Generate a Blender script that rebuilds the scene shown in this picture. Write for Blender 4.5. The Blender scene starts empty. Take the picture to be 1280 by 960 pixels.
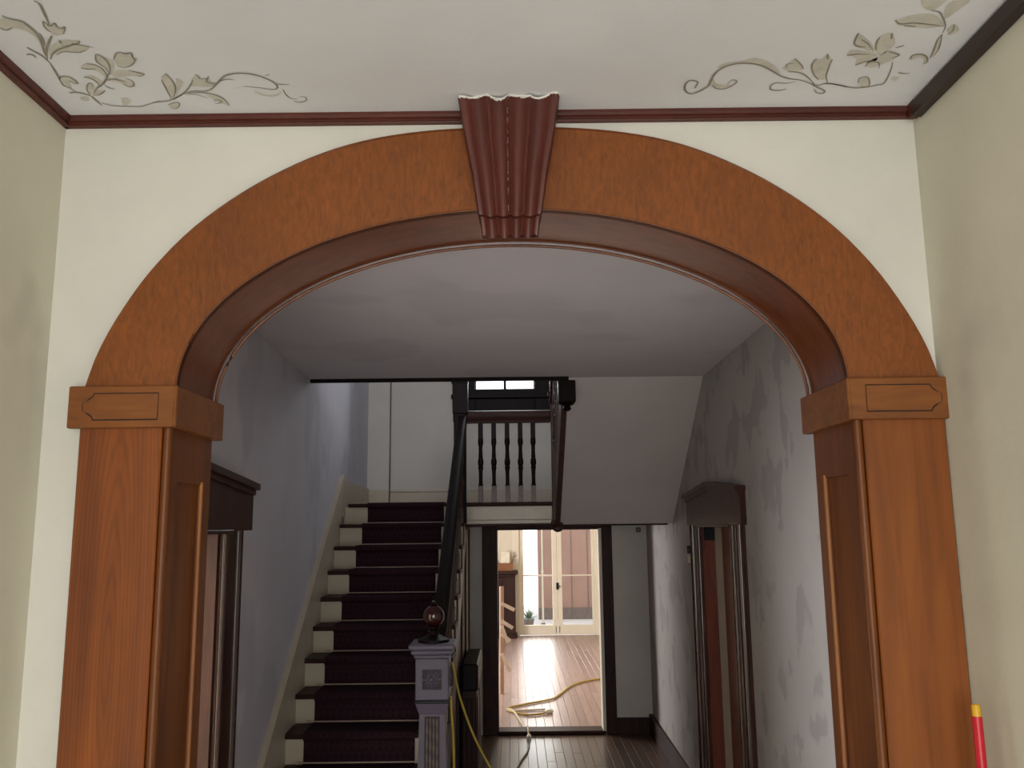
import bpy, math, random
from mathutils import Vector, Matrix
random.seed(7)
R = math.radians
SC = bpy.context.scene
COL = SC.collection

# ------------------------------------------------------------------ camera
EYE = 2.10                                   # held high: level with the door heads
cam_data = bpy.data.cameras.new('camera')
cam_data.sensor_width = 36.0
cam_data.lens = 1075.0 / 1280.0 * 36.0
cam_data.clip_start = 0.05
cam = bpy.data.objects.new('camera', cam_data)
COL.objects.link(cam)
PITCH, ROLL = R(9.402), R(0.65)
fw = Vector((0, math.cos(PITCH), math.sin(PITCH)))
r0 = Vector((1, 0, 0)); u0 = r0.cross(fw)
rt = math.cos(ROLL) * r0 - math.sin(ROLL) * u0
up = math.sin(ROLL) * r0 + math.cos(ROLL) * u0
cam.matrix_world = Matrix(((rt.x, up.x, -fw.x, 0), (rt.y, up.y, -fw.y, 0), (rt.z, up.z, -fw.z, EYE), (0, 0, 0, 1)))
SC.camera = cam

# ------------------------------------------------------------------ world, exposure, daylight and fill light
w = bpy.data.worlds.new('world'); SC.world = w; w.use_nodes = True
nt = w.node_tree; nt.nodes.clear()
bg = nt.nodes.new('ShaderNodeBackground'); wo = nt.nodes.new('ShaderNodeOutputWorld')
bg.inputs['Color'].default_value = (0.86, 0.94, 1.0, 1); bg.inputs['Strength'].default_value = 2.2
nt.links.new(bg.outputs[0], wo.inputs[0])
SC.view_settings.view_transform = 'Standard'
SC.view_settings.look = 'None'
SC.view_settings.gamma = 1.0
SC.view_settings.use_curve_mapping = False
SC.view_settings.exposure = 0.0

def daylight(name, loc, rot, sx, sy, watts, col=(1, 1, 1)):
    """area light at one of the openings of the house"""
    l = bpy.data.lights.new(name, 'AREA'); l.shape = 'RECTANGLE'; l.size = sx; l.size_y = sy
    l.energy = watts; l.color = col
    o = bpy.data.objects.new(name, l); COL.objects.link(o); o.location = loc; o.rotation_euler = rot
    return o
daylight('entry_daylight', (0.0, -2.22, 1.55), (R(90), 0, 0), 1.5, 2.3, 66, (1.0, 0.985, 0.97))
daylight('stair_window_daylight', (-0.08, 9.36, 4.25), (R(-90), 0, 0), 0.7, 1.4, 30, (0.93, 0.96, 1.0))
daylight('garden_door_daylight', (0.46, 17.42, 1.25), (R(-90), 0, 0), 0.6, 2.2, 34, (1.0, 0.98, 0.96))
daylight('back_room_window_daylight', (-2.66, 12.6, 1.6), (0, R(-90), 0), 1.5, 1.7, 230, (1.0, 0.97, 0.95))
daylight('side_room_daylight', (-4.45, 3.7, 1.6), (0, R(-90), 0), 1.5, 1.5, 185, (1.0, 0.98, 0.99))
daylight('upper_hall_fill', (-0.1, 3.35, 4.75), (R(90), 0, 0), 1.6, 1.3, 32, (0.96, 0.97, 1.0))  # added fill to brighten the stairwell, at an invented upstairs opening

# ------------------------------------------------------------------ mesh helpers
ORG = {}
def org(o): return ORG.get(o.name, Vector((0, 0, 0))) if o else Vector((0, 0, 0))

class MB:
    def __init__(s): s.v = []; s.f = []; s.m = []; s.mi = 0
    def add(s, vs, fs):
        b = len(s.v); s.v += [tuple(p) for p in vs]
        for f in fs: s.f.append(tuple(i + b for i in f)); s.m.append(s.mi)
        return s
    def box(s, x0, x1, y0, y1, z0, z1):
        return s.add([(x0,y0,z0),(x1,y0,z0),(x1,y1,z0),(x0,y1,z0),(x0,y0,z1),(x1,y0,z1),(x1,y1,z1),(x0,y1,z1)],
                     [(3,2,1,0),(4,5,6,7),(0,1,5,4),(1,2,6,5),(2,3,7,6),(3,0,4,7)])
    def cbox(s, x0, x1, y0, y1, z0, z1, c=0.004):
        """box with chamfered edges on all sides"""
        vs = []; idx = {}
        for ix, X in enumerate((x0, x1)):
            for iy, Y in enumerate((y0, y1)):
                for iz, Zz in enumerate((z0, z1)):
                    dx, dy, dz = (c, -c)[ix], (c, -c)[iy], (c, -c)[iz]
                    idx[ix,iy,iz] = len(vs)
                    vs += [(X, Y+dy, Zz+dz), (X+dx, Y, Zz+dz), (X+dx, Y+dy, Zz)]
        fs = []
        q = lambda a, k: idx[a] + k
        for ax in range(3):
            for sd in range(2):
                cs = []
                for (p, r) in ((0,0),(1,0),(1,1),(0,1)):
                    a = [0,0,0]; a[ax] = sd; o = [i for i in range(3) if i != ax]; a[o[0]] = p; a[o[1]] = r
                    cs.append(q(tuple(a), ax))
                flip = (sd == 0) ^ (ax == 1)
                fs.append(tuple(cs[::-1]) if flip else tuple(cs))
        for ax in range(3):                    # edges along ax
            o = [i for i in range(3) if i != ax]
            for p in range(2):
                for r in range(2):
                    a = [0,0,0]; a[o[0]] = p; a[o[1]] = r; b = list(a); b[ax] = 1
                    f = (q(tuple(a), o[0]), q(tuple(b), o[0]), q(tuple(b), o[1]), q(tuple(a), o[1]))
                    fs.append(f)
        for a in idx: fs.append((q(a,0), q(a,1), q(a,2)))
        return s.add(vs, fs)
    def prism(s, poly, axis, a, b):
        """polygon (2-D, other two axes in order) extruded along axis from a to b"""
        n = len(poly)
        def P(p, t):
            return {'x': (t, p[0], p[1]), 'y': (p[0], t, p[1]), 'z': (p[0], p[1], t)}[axis]
        vs = [P(p, a) for p in poly] + [P(p, b) for p in poly]
        fs = [tuple(range(n))[::-1], tuple(range(n, 2*n))] + [(i, (i+1) % n, (i+1) % n + n, i + n) for i in range(n)]
        return s.add(vs, fs)
    def sweep(s, path, prof_at, close=True):
        """loft: prof_at(i) gives ring of 3-D points for path station i"""
        rings = [prof_at(i) for i in range(path)]
        n = len(rings[0]); vs = [p for r in rings for p in r]; fs = []
        for i in range(path - 1):
            for j in range(n if close else n - 1):
                k = (j + 1) % n
                fs.append((i*n+j, i*n+k, (i+1)*n+k, (i+1)*n+j))
        if close: fs += [tuple(range(n))[::-1], tuple(range((path-1)*n, path*n))]
        return s.add(vs, fs)
    def tube(s, pts, r, n=8):
        pts = [Vector(p) for p in pts]; m = len(pts)
        def ring(i):
            t = (pts[min(i+1, m-1)] - pts[max(i-1, 0)]).normalized()
            a = Vector((0,0,1)) if abs(t.z) < .9 else Vector((1,0,0))
            x = t.cross(a).normalized(); y = t.cross(x)
            rr = r[i] if isinstance(r, (list, tuple)) else r
            return [tuple(pts[i] + rr*(math.cos(2*math.pi*k/n)*x + math.sin(2*math.pi*k/n)*y)) for k in range(n)]
        return s.sweep(m, ring)
    def lathe(s, prof, cx=0, cy=0, n=14):
        """prof: list of (radius, z)"""
        return s.sweep(len(prof), lambda i: [(cx + max(prof[i][0], 1e-4)*math.cos(2*math.pi*k/n), cy + max(prof[i][0], 1e-4)*math.sin(2*math.pi*k/n), prof[i][1]) for k in range(n)])
    def mesh(s, name, mats, off=Vector((0,0,0)), smooth=False):
        me = bpy.data.meshes.new(name)
        me.from_pydata([(p[0]-off.x, p[1]-off.y, p[2]-off.z) for p in s.v], [], s.f)
        for m in mats: me.materials.append(m)
        if len(mats) > 1:
            for p, i in zip(me.polygons, s.m): p.material_index = i
        import bmesh
        bm = bmesh.new(); bm.from_mesh(me); bmesh.ops.recalc_face_normals(bm, faces=bm.faces)
        bm.to_mesh(me); bm.free()
        if smooth:
            for p in me.polygons: p.use_smooth = True
            try: me.set_sharp_from_angle(angle=R(42))
            except Exception: pass
        return me
    def build(s, name, mat, parent=None, smooth=False):
        mats = mat if isinstance(mat, (list, tuple)) else [mat]
        off = org(parent)
        o = bpy.data.objects.new(name, s.mesh(name, mats, off, smooth)); COL.objects.link(o)
        if parent: o.parent = parent
        ORG[o.name] = off
        return o

def place(mesh, name, parent, at, rot=(0,0,0)):
    """another piece that shares the mesh data, at a world point"""
    o = bpy.data.objects.new(name, mesh); COL.objects.link(o)
    if parent: o.parent = parent
    o.location = Vector(at) - org(parent); o.rotation_euler = rot
    ORG[o.name] = Vector(at)
    return o
def tag(o, label, cat, group=None, kind=None):
    o['label'] = label; o['category'] = cat
    if group: o['group'] = group
    if kind: o['kind'] = kind
    return o
def thing(name, label, cat, loc=(0,0,0), group=None, kind=None):
    o = bpy.data.objects.new(name, None); COL.objects.link(o); o.location = loc; o.empty_display_size = .1
    ORG[o.name] = Vector(loc)
    return tag(o, label, cat, group, kind)
def struct(o, label, cat): return tag(o, label, cat, None, 'structure')
def catmull(pts, k=6):
    out = []
    n = len(pts)
    for i in range(n - 1):
        p0, p1, p2, p3 = (Vector(pts[max(i-1,0)]), Vector(pts[i]), Vector(pts[i+1]), Vector(pts[min(i+2,n-1)]))
        for j in range(k):
            t = j / k
            out.append(.5*((2*p1) + (p2-p0)*t + (2*p0-5*p1+4*p2-p3)*t*t + (3*p1-p0-3*p2+p3)*t**3))
    out.append(Vector(pts[-1])); return out

# ------------------------------------------------------------------ materials
def lin(c):
    return tuple(((v/255)/12.92 if v/255 <= .04045 else ((v/255+.055)/1.055)**2.4) for v in c) + (1,)
class N:
    def __init__(s, name, rough=.5, spec=.5, coat=0, metal=0):
        s.mat = bpy.data.materials.new(name); s.mat.use_nodes = True
        s.t = s.mat.node_tree; s.b = s.t.nodes['Principled BSDF']
        s.b.inputs['Roughness'].default_value = rough; s.b.inputs['Specular IOR Level'].default_value = spec
        s.b.inputs['Coat Weight'].default_value = coat; s.b.inputs['Coat Roughness'].default_value = .12
        s.b.inputs['Metallic'].default_value = metal
    def n(s, typ, **kw):
        x = s.t.nodes.new('ShaderNode' + typ)
        for k, v in kw.items():
            if k in x.inputs: x.inputs[k].default_value = v
            else: setattr(x, k, v)
        return x
    def l(s, a, b): s.t.links.new(a, b)
    def coord(s, scale=(1,1,1), loc=(0,0,0), rot=(0,0,0)):
        tc = s.n('TexCoord'); mp = s.n('Mapping')
        mp.inputs['Scale'].default_value = scale; mp.inputs['Location'].default_value = loc; mp.inputs['Rotation'].default_value = rot
        s.l(tc.outputs['Object'], mp.inputs['Vector']); return mp.outputs[0]
    def noise(s, vec, scale, detail=4, rough=.55, dist=0):
        x = s.n('TexNoise'); x.inputs['Scale'].default_value = scale; x.inputs['Detail'].default_value = detail
        x.inputs['Roughness'].default_value = rough; x.inputs['Distortion'].default_value = dist
        s.l(vec, x.inputs['Vector']); return x.outputs['Fac']
    def ramp(s, fac, stops):
        x = s.n('ValToRGB'); e = x.color_ramp.elements
        while len(e) < len(stops): e.new(.5)
        for el, (p, c) in zip(e, stops): el.position = p; el.color = c
        s.l(fac, x.inputs['Fac']); return x.outputs['Color']
    def mix(s, fac, a, b, mode='MIX'):
        x = s.n('Mix'); x.data_type = 'RGBA'; x.blend_type = mode
        for sock, v in ((x.inputs[0], fac), (x.inputs[6], a), (x.inputs[7], b)):
            if hasattr(v, 'type') and hasattr(v, 'is_linked'): s.l(v, sock)
            else: sock.default_value = v
        return x.outputs[2]
    def bump(s, h, strength=.2, dist=.01):
        x = s.n('Bump'); x.inputs['Strength'].default_value = strength; x.inputs['Distance'].default_value = dist
        s.l(h, x.inputs['Height']); s.l(x.outputs[0], s.b.inputs['Normal'])
    def col(s, c):
        if hasattr(c, 'is_linked'): s.l(c, s.b.inputs['Base Color'])
        else: s.b.inputs['Base Color'].default_value = c
        return s

def plaster(name, a, b, patch=None, pscale=2.2, rough=.85, patch_lo=.56, patch_hi=.62):
    m = N(name, rough, .25); v = m.coord()
    c = m.ramp(m.noise(v, 1.7, 5, .6, .3), [(.32, lin(a)), (.68, lin(b))])
    if patch:
        f = m.ramp(m.noise(m.coord((1, 1, .85)), pscale, 3, .5, .1), [(patch_lo, (0,0,0,1)), (patch_hi, (1,1,1,1))])
        c = m.mix(f, c, lin(patch))
    m.col(c)
    m.bump(m.noise(v, 26, 5, .6), .12, .008)
    return m.mat
def wood(name, dark, mid, light, grain=(14, 14, 1.2), scale=2.2, rough=.4, coat=.25, figure=False, floc=(0,0,0), fstr=.5, spec=.4):
    m = N(name, rough, spec, coat); v = m.coord(grain)
    f1 = m.noise(v, scale, 6, .6, .9)
    c = m.ramp(f1, [(.28, lin(dark)), (.5, lin(mid)), (.74, lin(light))])
    if figure:
        wv = m.n('TexWave', wave_type='RINGS', rings_direction='Y'); wv.inputs['Scale'].default_value = 1.0
        wv.inputs['Distortion'].default_value = 3.2; wv.inputs['Detail'].default_value = 3; wv.inputs['Detail Scale'].default_value = 1.4
        m.l(m.coord((38, 1, 3.0), floc), wv.inputs['Vector'])
        g = m.ramp(wv.outputs['Fac'], [(.1, (.66,.64,.60,1)), (.55, (1,1,1,1))])
        c = m.mix(fstr, c, g, 'MULTIPLY')
    big = m.ramp(m.noise(m.coord((1.4, 1.4, .8)), 2.6, 3), [(.3, (.72,.70,.68,1)), (.7, (1.08,1.08,1.08,1))])
    c = m.mix(.75, c, big, 'MULTIPLY')
    m.col(c)
    fine = m.noise(m.coord(tuple(k*5 for k in grain)), scale, 3)
    m.bump(fine, .06, .004)
    return m.mat
def plain(name, c, rough=.5, spec=.5, coat=0, metal=0, var=.12, scale=9):
    m = N(name, rough, spec, coat, metal); k = lin(c)
    f = m.noise(m.coord(), scale, 4)
    m.col(m.ramp(f, [(.3, tuple(v*(1-var) for v in k[:3])+(1,)), (.7, tuple(min(1, v*(1+var)) for v in k[:3])+(1,))]))
    return m.mat

M = {}
M['wall_cream'] = plaster('cream plaster', (208, 204, 192), (219, 215, 203), (200, 198, 190), 1.6)
M['wall_side'] = plaster('greenish cream plaster', (210, 205, 186), (220, 215, 197), (202, 197, 180), 2.0)
M['ceiling'] = plaster('white ceiling plaster', (222, 222, 223), (229, 229, 230))
M['hall_wall'] = plaster('lilac grey plaster', (210, 207, 216), (220, 217, 225), (202, 199, 208), 1.2)
M['hall_right'] = plaster('patched grey plaster', (176, 171, 168), (185, 180, 176), (165, 160, 158), 4.2, .8, .56, .60)
M['hall_ceiling'] = plaster('hall ceiling plaster', (222, 216, 220), (228, 222, 226), (217, 211, 216), 1.1)
M['soffit_plaster'] = plaster('stair soffit plaster', (216, 206, 202), (224, 215, 210), (204, 192, 190), .9)
M['back_wall'] = plaster('pale stairwell plaster', (202, 198, 190), (212, 208, 200))
M['room_wall'] = plaster('warm white plaster', (226, 218, 200), (236, 228, 212))
M['cream_paint'] = plain('cream gloss paint', (202, 190, 168), .45, .5, .1, 0, .06)
M['oak'] = wood('golden oak veneer', (108, 57, 14), (128, 68, 16), (142, 78, 20), (44, 44, 12), 2.2, .55, .08)
M['oak_pilaster'] = wood('golden oak board', (114, 57, 14), (132, 68, 17), (148, 80, 23), (16, 16, .7), 1.6, .5, .08, True, (35.3, 0, -5.4), .5)
M['oak_board'] = wood('golden oak plain board', (112, 58, 14), (134, 72, 19), (148, 84, 25), (14, 14, .8), 1.6, .5, .08)
M['oak_jamb'] = wood('brown oak jamb', (92, 48, 18), (110, 60, 23), (126, 72, 30), (16, 16, .8), 1.8, .42, .05, spec=.3)
M['oak_soffit'] = wood('red brown oak', (92, 44, 20), (110, 56, 27), (124, 66, 34), (6, 20, 6), 1.8, .3, .4)
M['oak_edge'] = wood('oak bead', (126, 72, 26), (150, 90, 36), (168, 106, 46), (16, 16, .8), 1.8, .34, .3)
M['impost'] = wood('oak impost', (108, 60, 20), (126, 72, 24), (140, 84, 32), (3, 20, 20), 1.8, .5, .1)
M['groove'] = plain('dark groove', (38, 18, 10), .8)
M['mahogany'] = wood('dark mahogany', (70, 32, 24), (84, 38, 28), (96, 46, 34), (1.2, 10, 10), 2.0, .5, .06)
M['keystone'] = wood('red mahogany', (74, 32, 26), (88, 39, 30), (98, 46, 35), (14, 14, 1.2), 2.0, .5, .05)
M['crown_dark'] = wood('blackish brown wood', (36, 22, 16), (44, 28, 20), (54, 34, 24), (10, 1.2, 10), 2.0, .5, .1)
M['walnut'] = wood('dark walnut', (40, 22, 20), (54, 32, 28), (68, 42, 36), (12, 12, 1.2), 2.0, .5, .0, spec=.2)
M['walnut_x'] = wood('dark walnut tread', (44, 26, 24), (58, 36, 32), (70, 46, 40), (1.2, 12, 12), 2.0, .5, .0, spec=.12)
M['black_wood'] = wood('nearly black wood', (20, 12, 14), (28, 18, 18), (36, 24, 24), (10, 10, 1.2), 2.0, .45, .0, spec=.1)
M['mid_brown'] = wood('worn mid brown wood', (66, 46, 40), (84, 60, 52), (98, 72, 62), (12, 12, 1.2), 2.0, .45, .0, spec=.3)
M['casing'] = wood('glossy brown casing', (58, 32, 26), (74, 44, 34), (90, 54, 42), (14, 14, 1), 2.0, .34, .06, spec=.3)
M['casing_gloss'] = wood('varnished casing bead', (58, 34, 26), (74, 46, 36), (90, 56, 44), (14, 14, 1), 2.0, .22, .8, spec=.5)
M['door_red'] = wood('red brown door', (92, 38, 22), (112, 50, 30), (126, 60, 36), (14, 14, .9), 2.0, .5, .05)
M['worn'] = wood('dusty worn brown', (96, 82, 76), (112, 96, 90), (124, 108, 102), (10, 10, 2), 2.0, .5, .1)
M['newel'] = plain('mauve painted sky sheen', (92, 85, 100), .5, .35, .05, 0, .1, 6)  # mauve grey stands in for sky reflected in dark glossy wood
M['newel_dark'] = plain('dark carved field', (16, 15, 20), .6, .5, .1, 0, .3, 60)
M['ball'] = plain('red brown turned ball', (50, 18, 15), .2, .5, .5)
M['brass'] = plain('tarnished brass', (196, 176, 158), .4, .5, 0, .15)
M['iron'] = plain('black iron', (22, 22, 24), .35, .5, 0, .6)
M['white_flake'] = plain('chipped white paint', (226, 220, 210), .8)
M['red_plastic'] = plain('red plastic', (196, 22, 40), .35, .5)
M['yellow_plastic'] = plain('yellow plastic', (226, 176, 40), .4, .5)
M['yellow_cord'] = plain('yellow cable sheath', (184, 156, 62), .45, .5)
M['white_cord'] = plain('dirty white cable', (206, 190, 164), .5, .5)
M['grey_cord'] = plain('grey cable', (120, 112, 104), .5, .5)
M['paint_fill'] = plain('painted leaf wash', (204, 200, 187), .85, .2, 0, 0, .10, 30)
M['paint_line'] = plain('painted brush line', (150, 143, 128), .85, .2, 0, 0, .18, 40)
M['pale_wood'] = plain('whitened wood slat', (236, 220, 204), .6, .4)
M['tan_wood'] = plain('tan wood post', (180, 146, 124), .6, .4)
M['paper'] = plain('white paper', (232, 226, 210), .7, .3)
M['brown_box'] = plain('brown wicker', (140, 96, 66), .7, .3)
M['porch'] = plaster('porch floor', (196, 184, 180), (210, 198, 192))
M['brick_wall'] = plaster('red brown rendered wall', (150, 116, 104), (162, 126, 112))
M['leaf_green'] = plain('green leaves', (96, 116, 84), .6, .3, 0, 0, .3, 20)
def glass(name):
    m = bpy.data.materials.new(name); m.use_nodes = True; t = m.node_tree; t.nodes.clear()
    o = t.nodes.new('ShaderNodeOutputMaterial'); a = t.nodes.new('ShaderNodeBsdfTransparent'); g = t.nodes.new('ShaderNodeBsdfGlossy')
    mx = t.nodes.new('ShaderNodeMixShader'); fr = t.nodes.new('ShaderNodeFresnel'); fr.inputs['IOR'].default_value = 1.3
    g.inputs['Roughness'].default_value = .02; a.inputs['Color'].default_value = (.96,.97,.96,1)
    t.links.new(fr.outputs[0], mx.inputs[0]); t.links.new(a.outputs[0], mx.inputs[1]); t.links.new(g.outputs[0], mx.inputs[2]); t.links.new(mx.outputs[0], o.inputs[0])
    return m
M['bounce_floor'] = plaster('pale bounce floor', (214, 212, 210), (222, 220, 218))  # pale colour for unseen floors, added as a bounce surface
M['glass'] = glass('window glass')
def floor_mat(name, cols, rough, coat):
    m = N(name, rough, .5, coat); m.b.inputs['Coat Roughness'].default_value = .16
    oi = m.n('ObjectInfo')
    base = m.ramp(oi.outputs['Random'], [(0, lin(cols[0])), (.5, lin(cols[1])), (1, lin(cols[2]))])
    g = m.ramp(m.noise(m.coord((14, .8, 1)), 3, 5), [(.3, (.7,.7,.7,1)), (.7, (1.1,1.1,1.1,1))])
    m.col(m.mix(.8, base, g, 'MULTIPLY'))
    return m.mat
M['hall_board'] = floor_mat('worn hall boards', ((74, 54, 45), (90, 68, 57), (106, 82, 69)), .36, .2)
M['room_board'] = floor_mat('reddish room boards', ((146, 118, 110), (158, 130, 120), (166, 138, 128)), .36, .12)
def carpet():
    m = N('maroon stair carpet', .95, .1); v = m.coord((1, 1, 1))
    ck = m.n('TexChecker'); ck.inputs['Scale'].default_value = 34; m.l(m.coord((1, .8, .8), (0,0,0), (R(35), R(45), 0)), ck.inputs['Vector'])
    ck.inputs['Color1'].default_value = lin((44, 26, 34)); ck.inputs['Color2'].default_value = lin((58, 36, 42))
    f = m.noise(v, 120, 2); c = m.mix(.4, ck.outputs[0], m.ramp(f, [(.3, lin((34, 20, 28))), (.7, lin((62, 40, 46)))]))
    m.col(c); m.bump(f, .4, .004); return m.mat
M['carpet'] = carpet()

# ------------------------------------------------------------------ key dimensions (metres)
CEIL = 3.14
FW = 2.055            # vestibule face of the arch wall
HB = 2.31             # hall face of the arch wall
VL, VR = -1.13, 1.03  # vestibule side walls
BACK = 9.25           # back wall of hall and stairwell
def hl(y): return -1.36 - .0407*(y - 4.4)      # hall side walls stand slightly askew
def hr(y): return 1.335 + .0145*(y - 4.4)
TOP = 5.9
SPRING = 2.436
A_IN, B_IN = .805, .440
def inner(t, d=0.0):
    return ((A_IN + d)*math.cos(t), SPRING + (B_IN + d)*math.sin(t))
OUT = [(1.026, SPRING), (1.000, 2.524), (.953, 2.622), (.882, 2.733), (.783, 2.842), (.653, 2.940), (.505, 3.018), (.365, 3.064), (.20, 3.089), (0, 3.098)]
half = catmull([(x, z, 0) for x, z in OUT], 6)
full = half + [Vector((-p.x, p.y, 0)) for p in half[-2::-1]]
lens_ = [0]
for a, b in zip(full, full[1:]): lens_.append(lens_[-1] + (b - a).length)
def outer(s):
    d = s*lens_[-1]
    for i in range(len(full) - 1):
        if lens_[i+1] >= d or i == len(full) - 2:
            k = (d - lens_[i])/(lens_[i+1] - lens_[i]); p = full[i].lerp(full[i+1], k); return p.x, p.y
NA = 72
# inner ellipse sampled evenly along its length
_e = [inner(math.pi*i/720) for i in range(721)]; _l = [0]
for a, b in zip(_e, _e[1:]): _l.append(_l[-1] + math.hypot(b[0]-a[0], b[1]-a[1]))
TS = []
j = 0
for i in range(NA + 1):
    d = _l[-1]*i/NA
    while j < 719 and _l[j+1] < d: j += 1
    TS.append(math.pi*(j + (d - _l[j])/(_l[j+1] - _l[j]))/720)

# ------------------------------------------------------------------ the setting: vestibule
m = MB()
W0, W1, OP = -1.62, 1.46, .86
arch = [inner(t, .055) for t in TS]
for Y, flip in ((FW, 0), (HB, 1)):
    m.add([(W0, Y, 0), (-OP, Y, 0), (-OP, Y, CEIL), (W0, Y, CEIL)], [(0, 1, 2, 3)])
    m.add([(OP, Y, 0), (W1, Y, 0), (W1, Y, CEIL), (OP, Y, CEIL)], [(0, 1, 2, 3)])
    for a, b in zip(arch, arch[1:]):
        m.add([(a[0], Y, a[1]), (b[0], Y, b[1]), (b[0], Y, CEIL), (a[0], Y, CEIL)], [(0, 1, 2, 3)])
ring = [(OP, 0)] + arch + [(-OP, 0)]
for a, b in zip(ring, ring[1:]):
    m.add([(a[0], FW, a[1]), (b[0], FW, b[1]), (b[0], HB, b[1]), (a[0], HB, a[1])], [(0, 1, 2, 3)])
m.add([(W0, FW, CEIL), (W1, FW, CEIL), (W1, HB, CEIL), (W0, HB, CEIL)], [(0, 1, 2, 3)])
for x in (W0, W1): m.add([(x, FW, 0), (x, HB, 0), (x, HB, CEIL), (x, FW, CEIL)], [(0, 1, 2, 3)])
struct(m.build('wall_front', M['wall_cream']), 'cream plaster wall around the wooden archway', 'wall')
struct(MB().box(VL-.12, VL, -2.3, FW, 0, CEIL).build('wall_left', M['wall_side']), 'greenish cream plaster wall beside the archway, under the mahogany moulding', 'wall')
struct(MB().box(VR, VR+.12, -2.3, FW, 0, CEIL).build('wall_right', M['wall_side']), 'greenish cream plaster wall beside the red pole', 'wall')
m = MB(); m.box(VL-.12, -.78, -2.42, -2.3, 0, CEIL); m.box(.78, VR+.12, -2.42, -2.3, 0, CEIL); m.box(-.78, .78, -2.42, -2.3, 2.75, CEIL); m.box(-.78, .78, -2.42, -2.3, 0, .3)
struct(m.build('wall_entry', M['wall_cream']), 'cream entry wall with the large entry window opening', 'wall')
vc = MB().box(VL-.12, VR+.12, -2.42, FW, CEIL, CEIL+.12).build('ceiling', M['ceiling'])
struct(vc, 'white vestibule ceiling painted with grey scrollwork corners', 'ceiling')

def ribbon(mb, pts, wmm, z):
    p = catmull([(x/1000, y/1000, 0) for x, y in pts], 5); n = len(p); L = []; Rr = []
    for i in range(n):
        t = (p[min(i+1, n-1)] - p[max(i-1, 0)])
        if t.length < 1e-6: t = Vector((1, 0, 0))
        t.normalize(); nn = Vector((-t.y, t.x, 0)); u = i/(n-1)
        ww = wmm/2000*(.30 + .95*math.sin(math.pi*min(1, .12+.86*u))**.8)
        L.append(p[i] + nn*ww); Rr.append(p[i] - nn*ww)
    mb.add([(q.x, q.y, z) for q in L] + [(q.x, q.y, z) for q in Rr], [(i, i+1, n+i+1, n+i) for i in range(n-1)])
def leaf_face(mb, pts, z):
    p = catmull([(x/1000, y/1000, 0) for x, y in pts + pts[:1]], 3)[:-1]
    c = sum(p, Vector())/len(p); n = len(p)
    mb.add([(q.x, q.y, z) for q in p], [tuple(range(n))])
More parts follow.
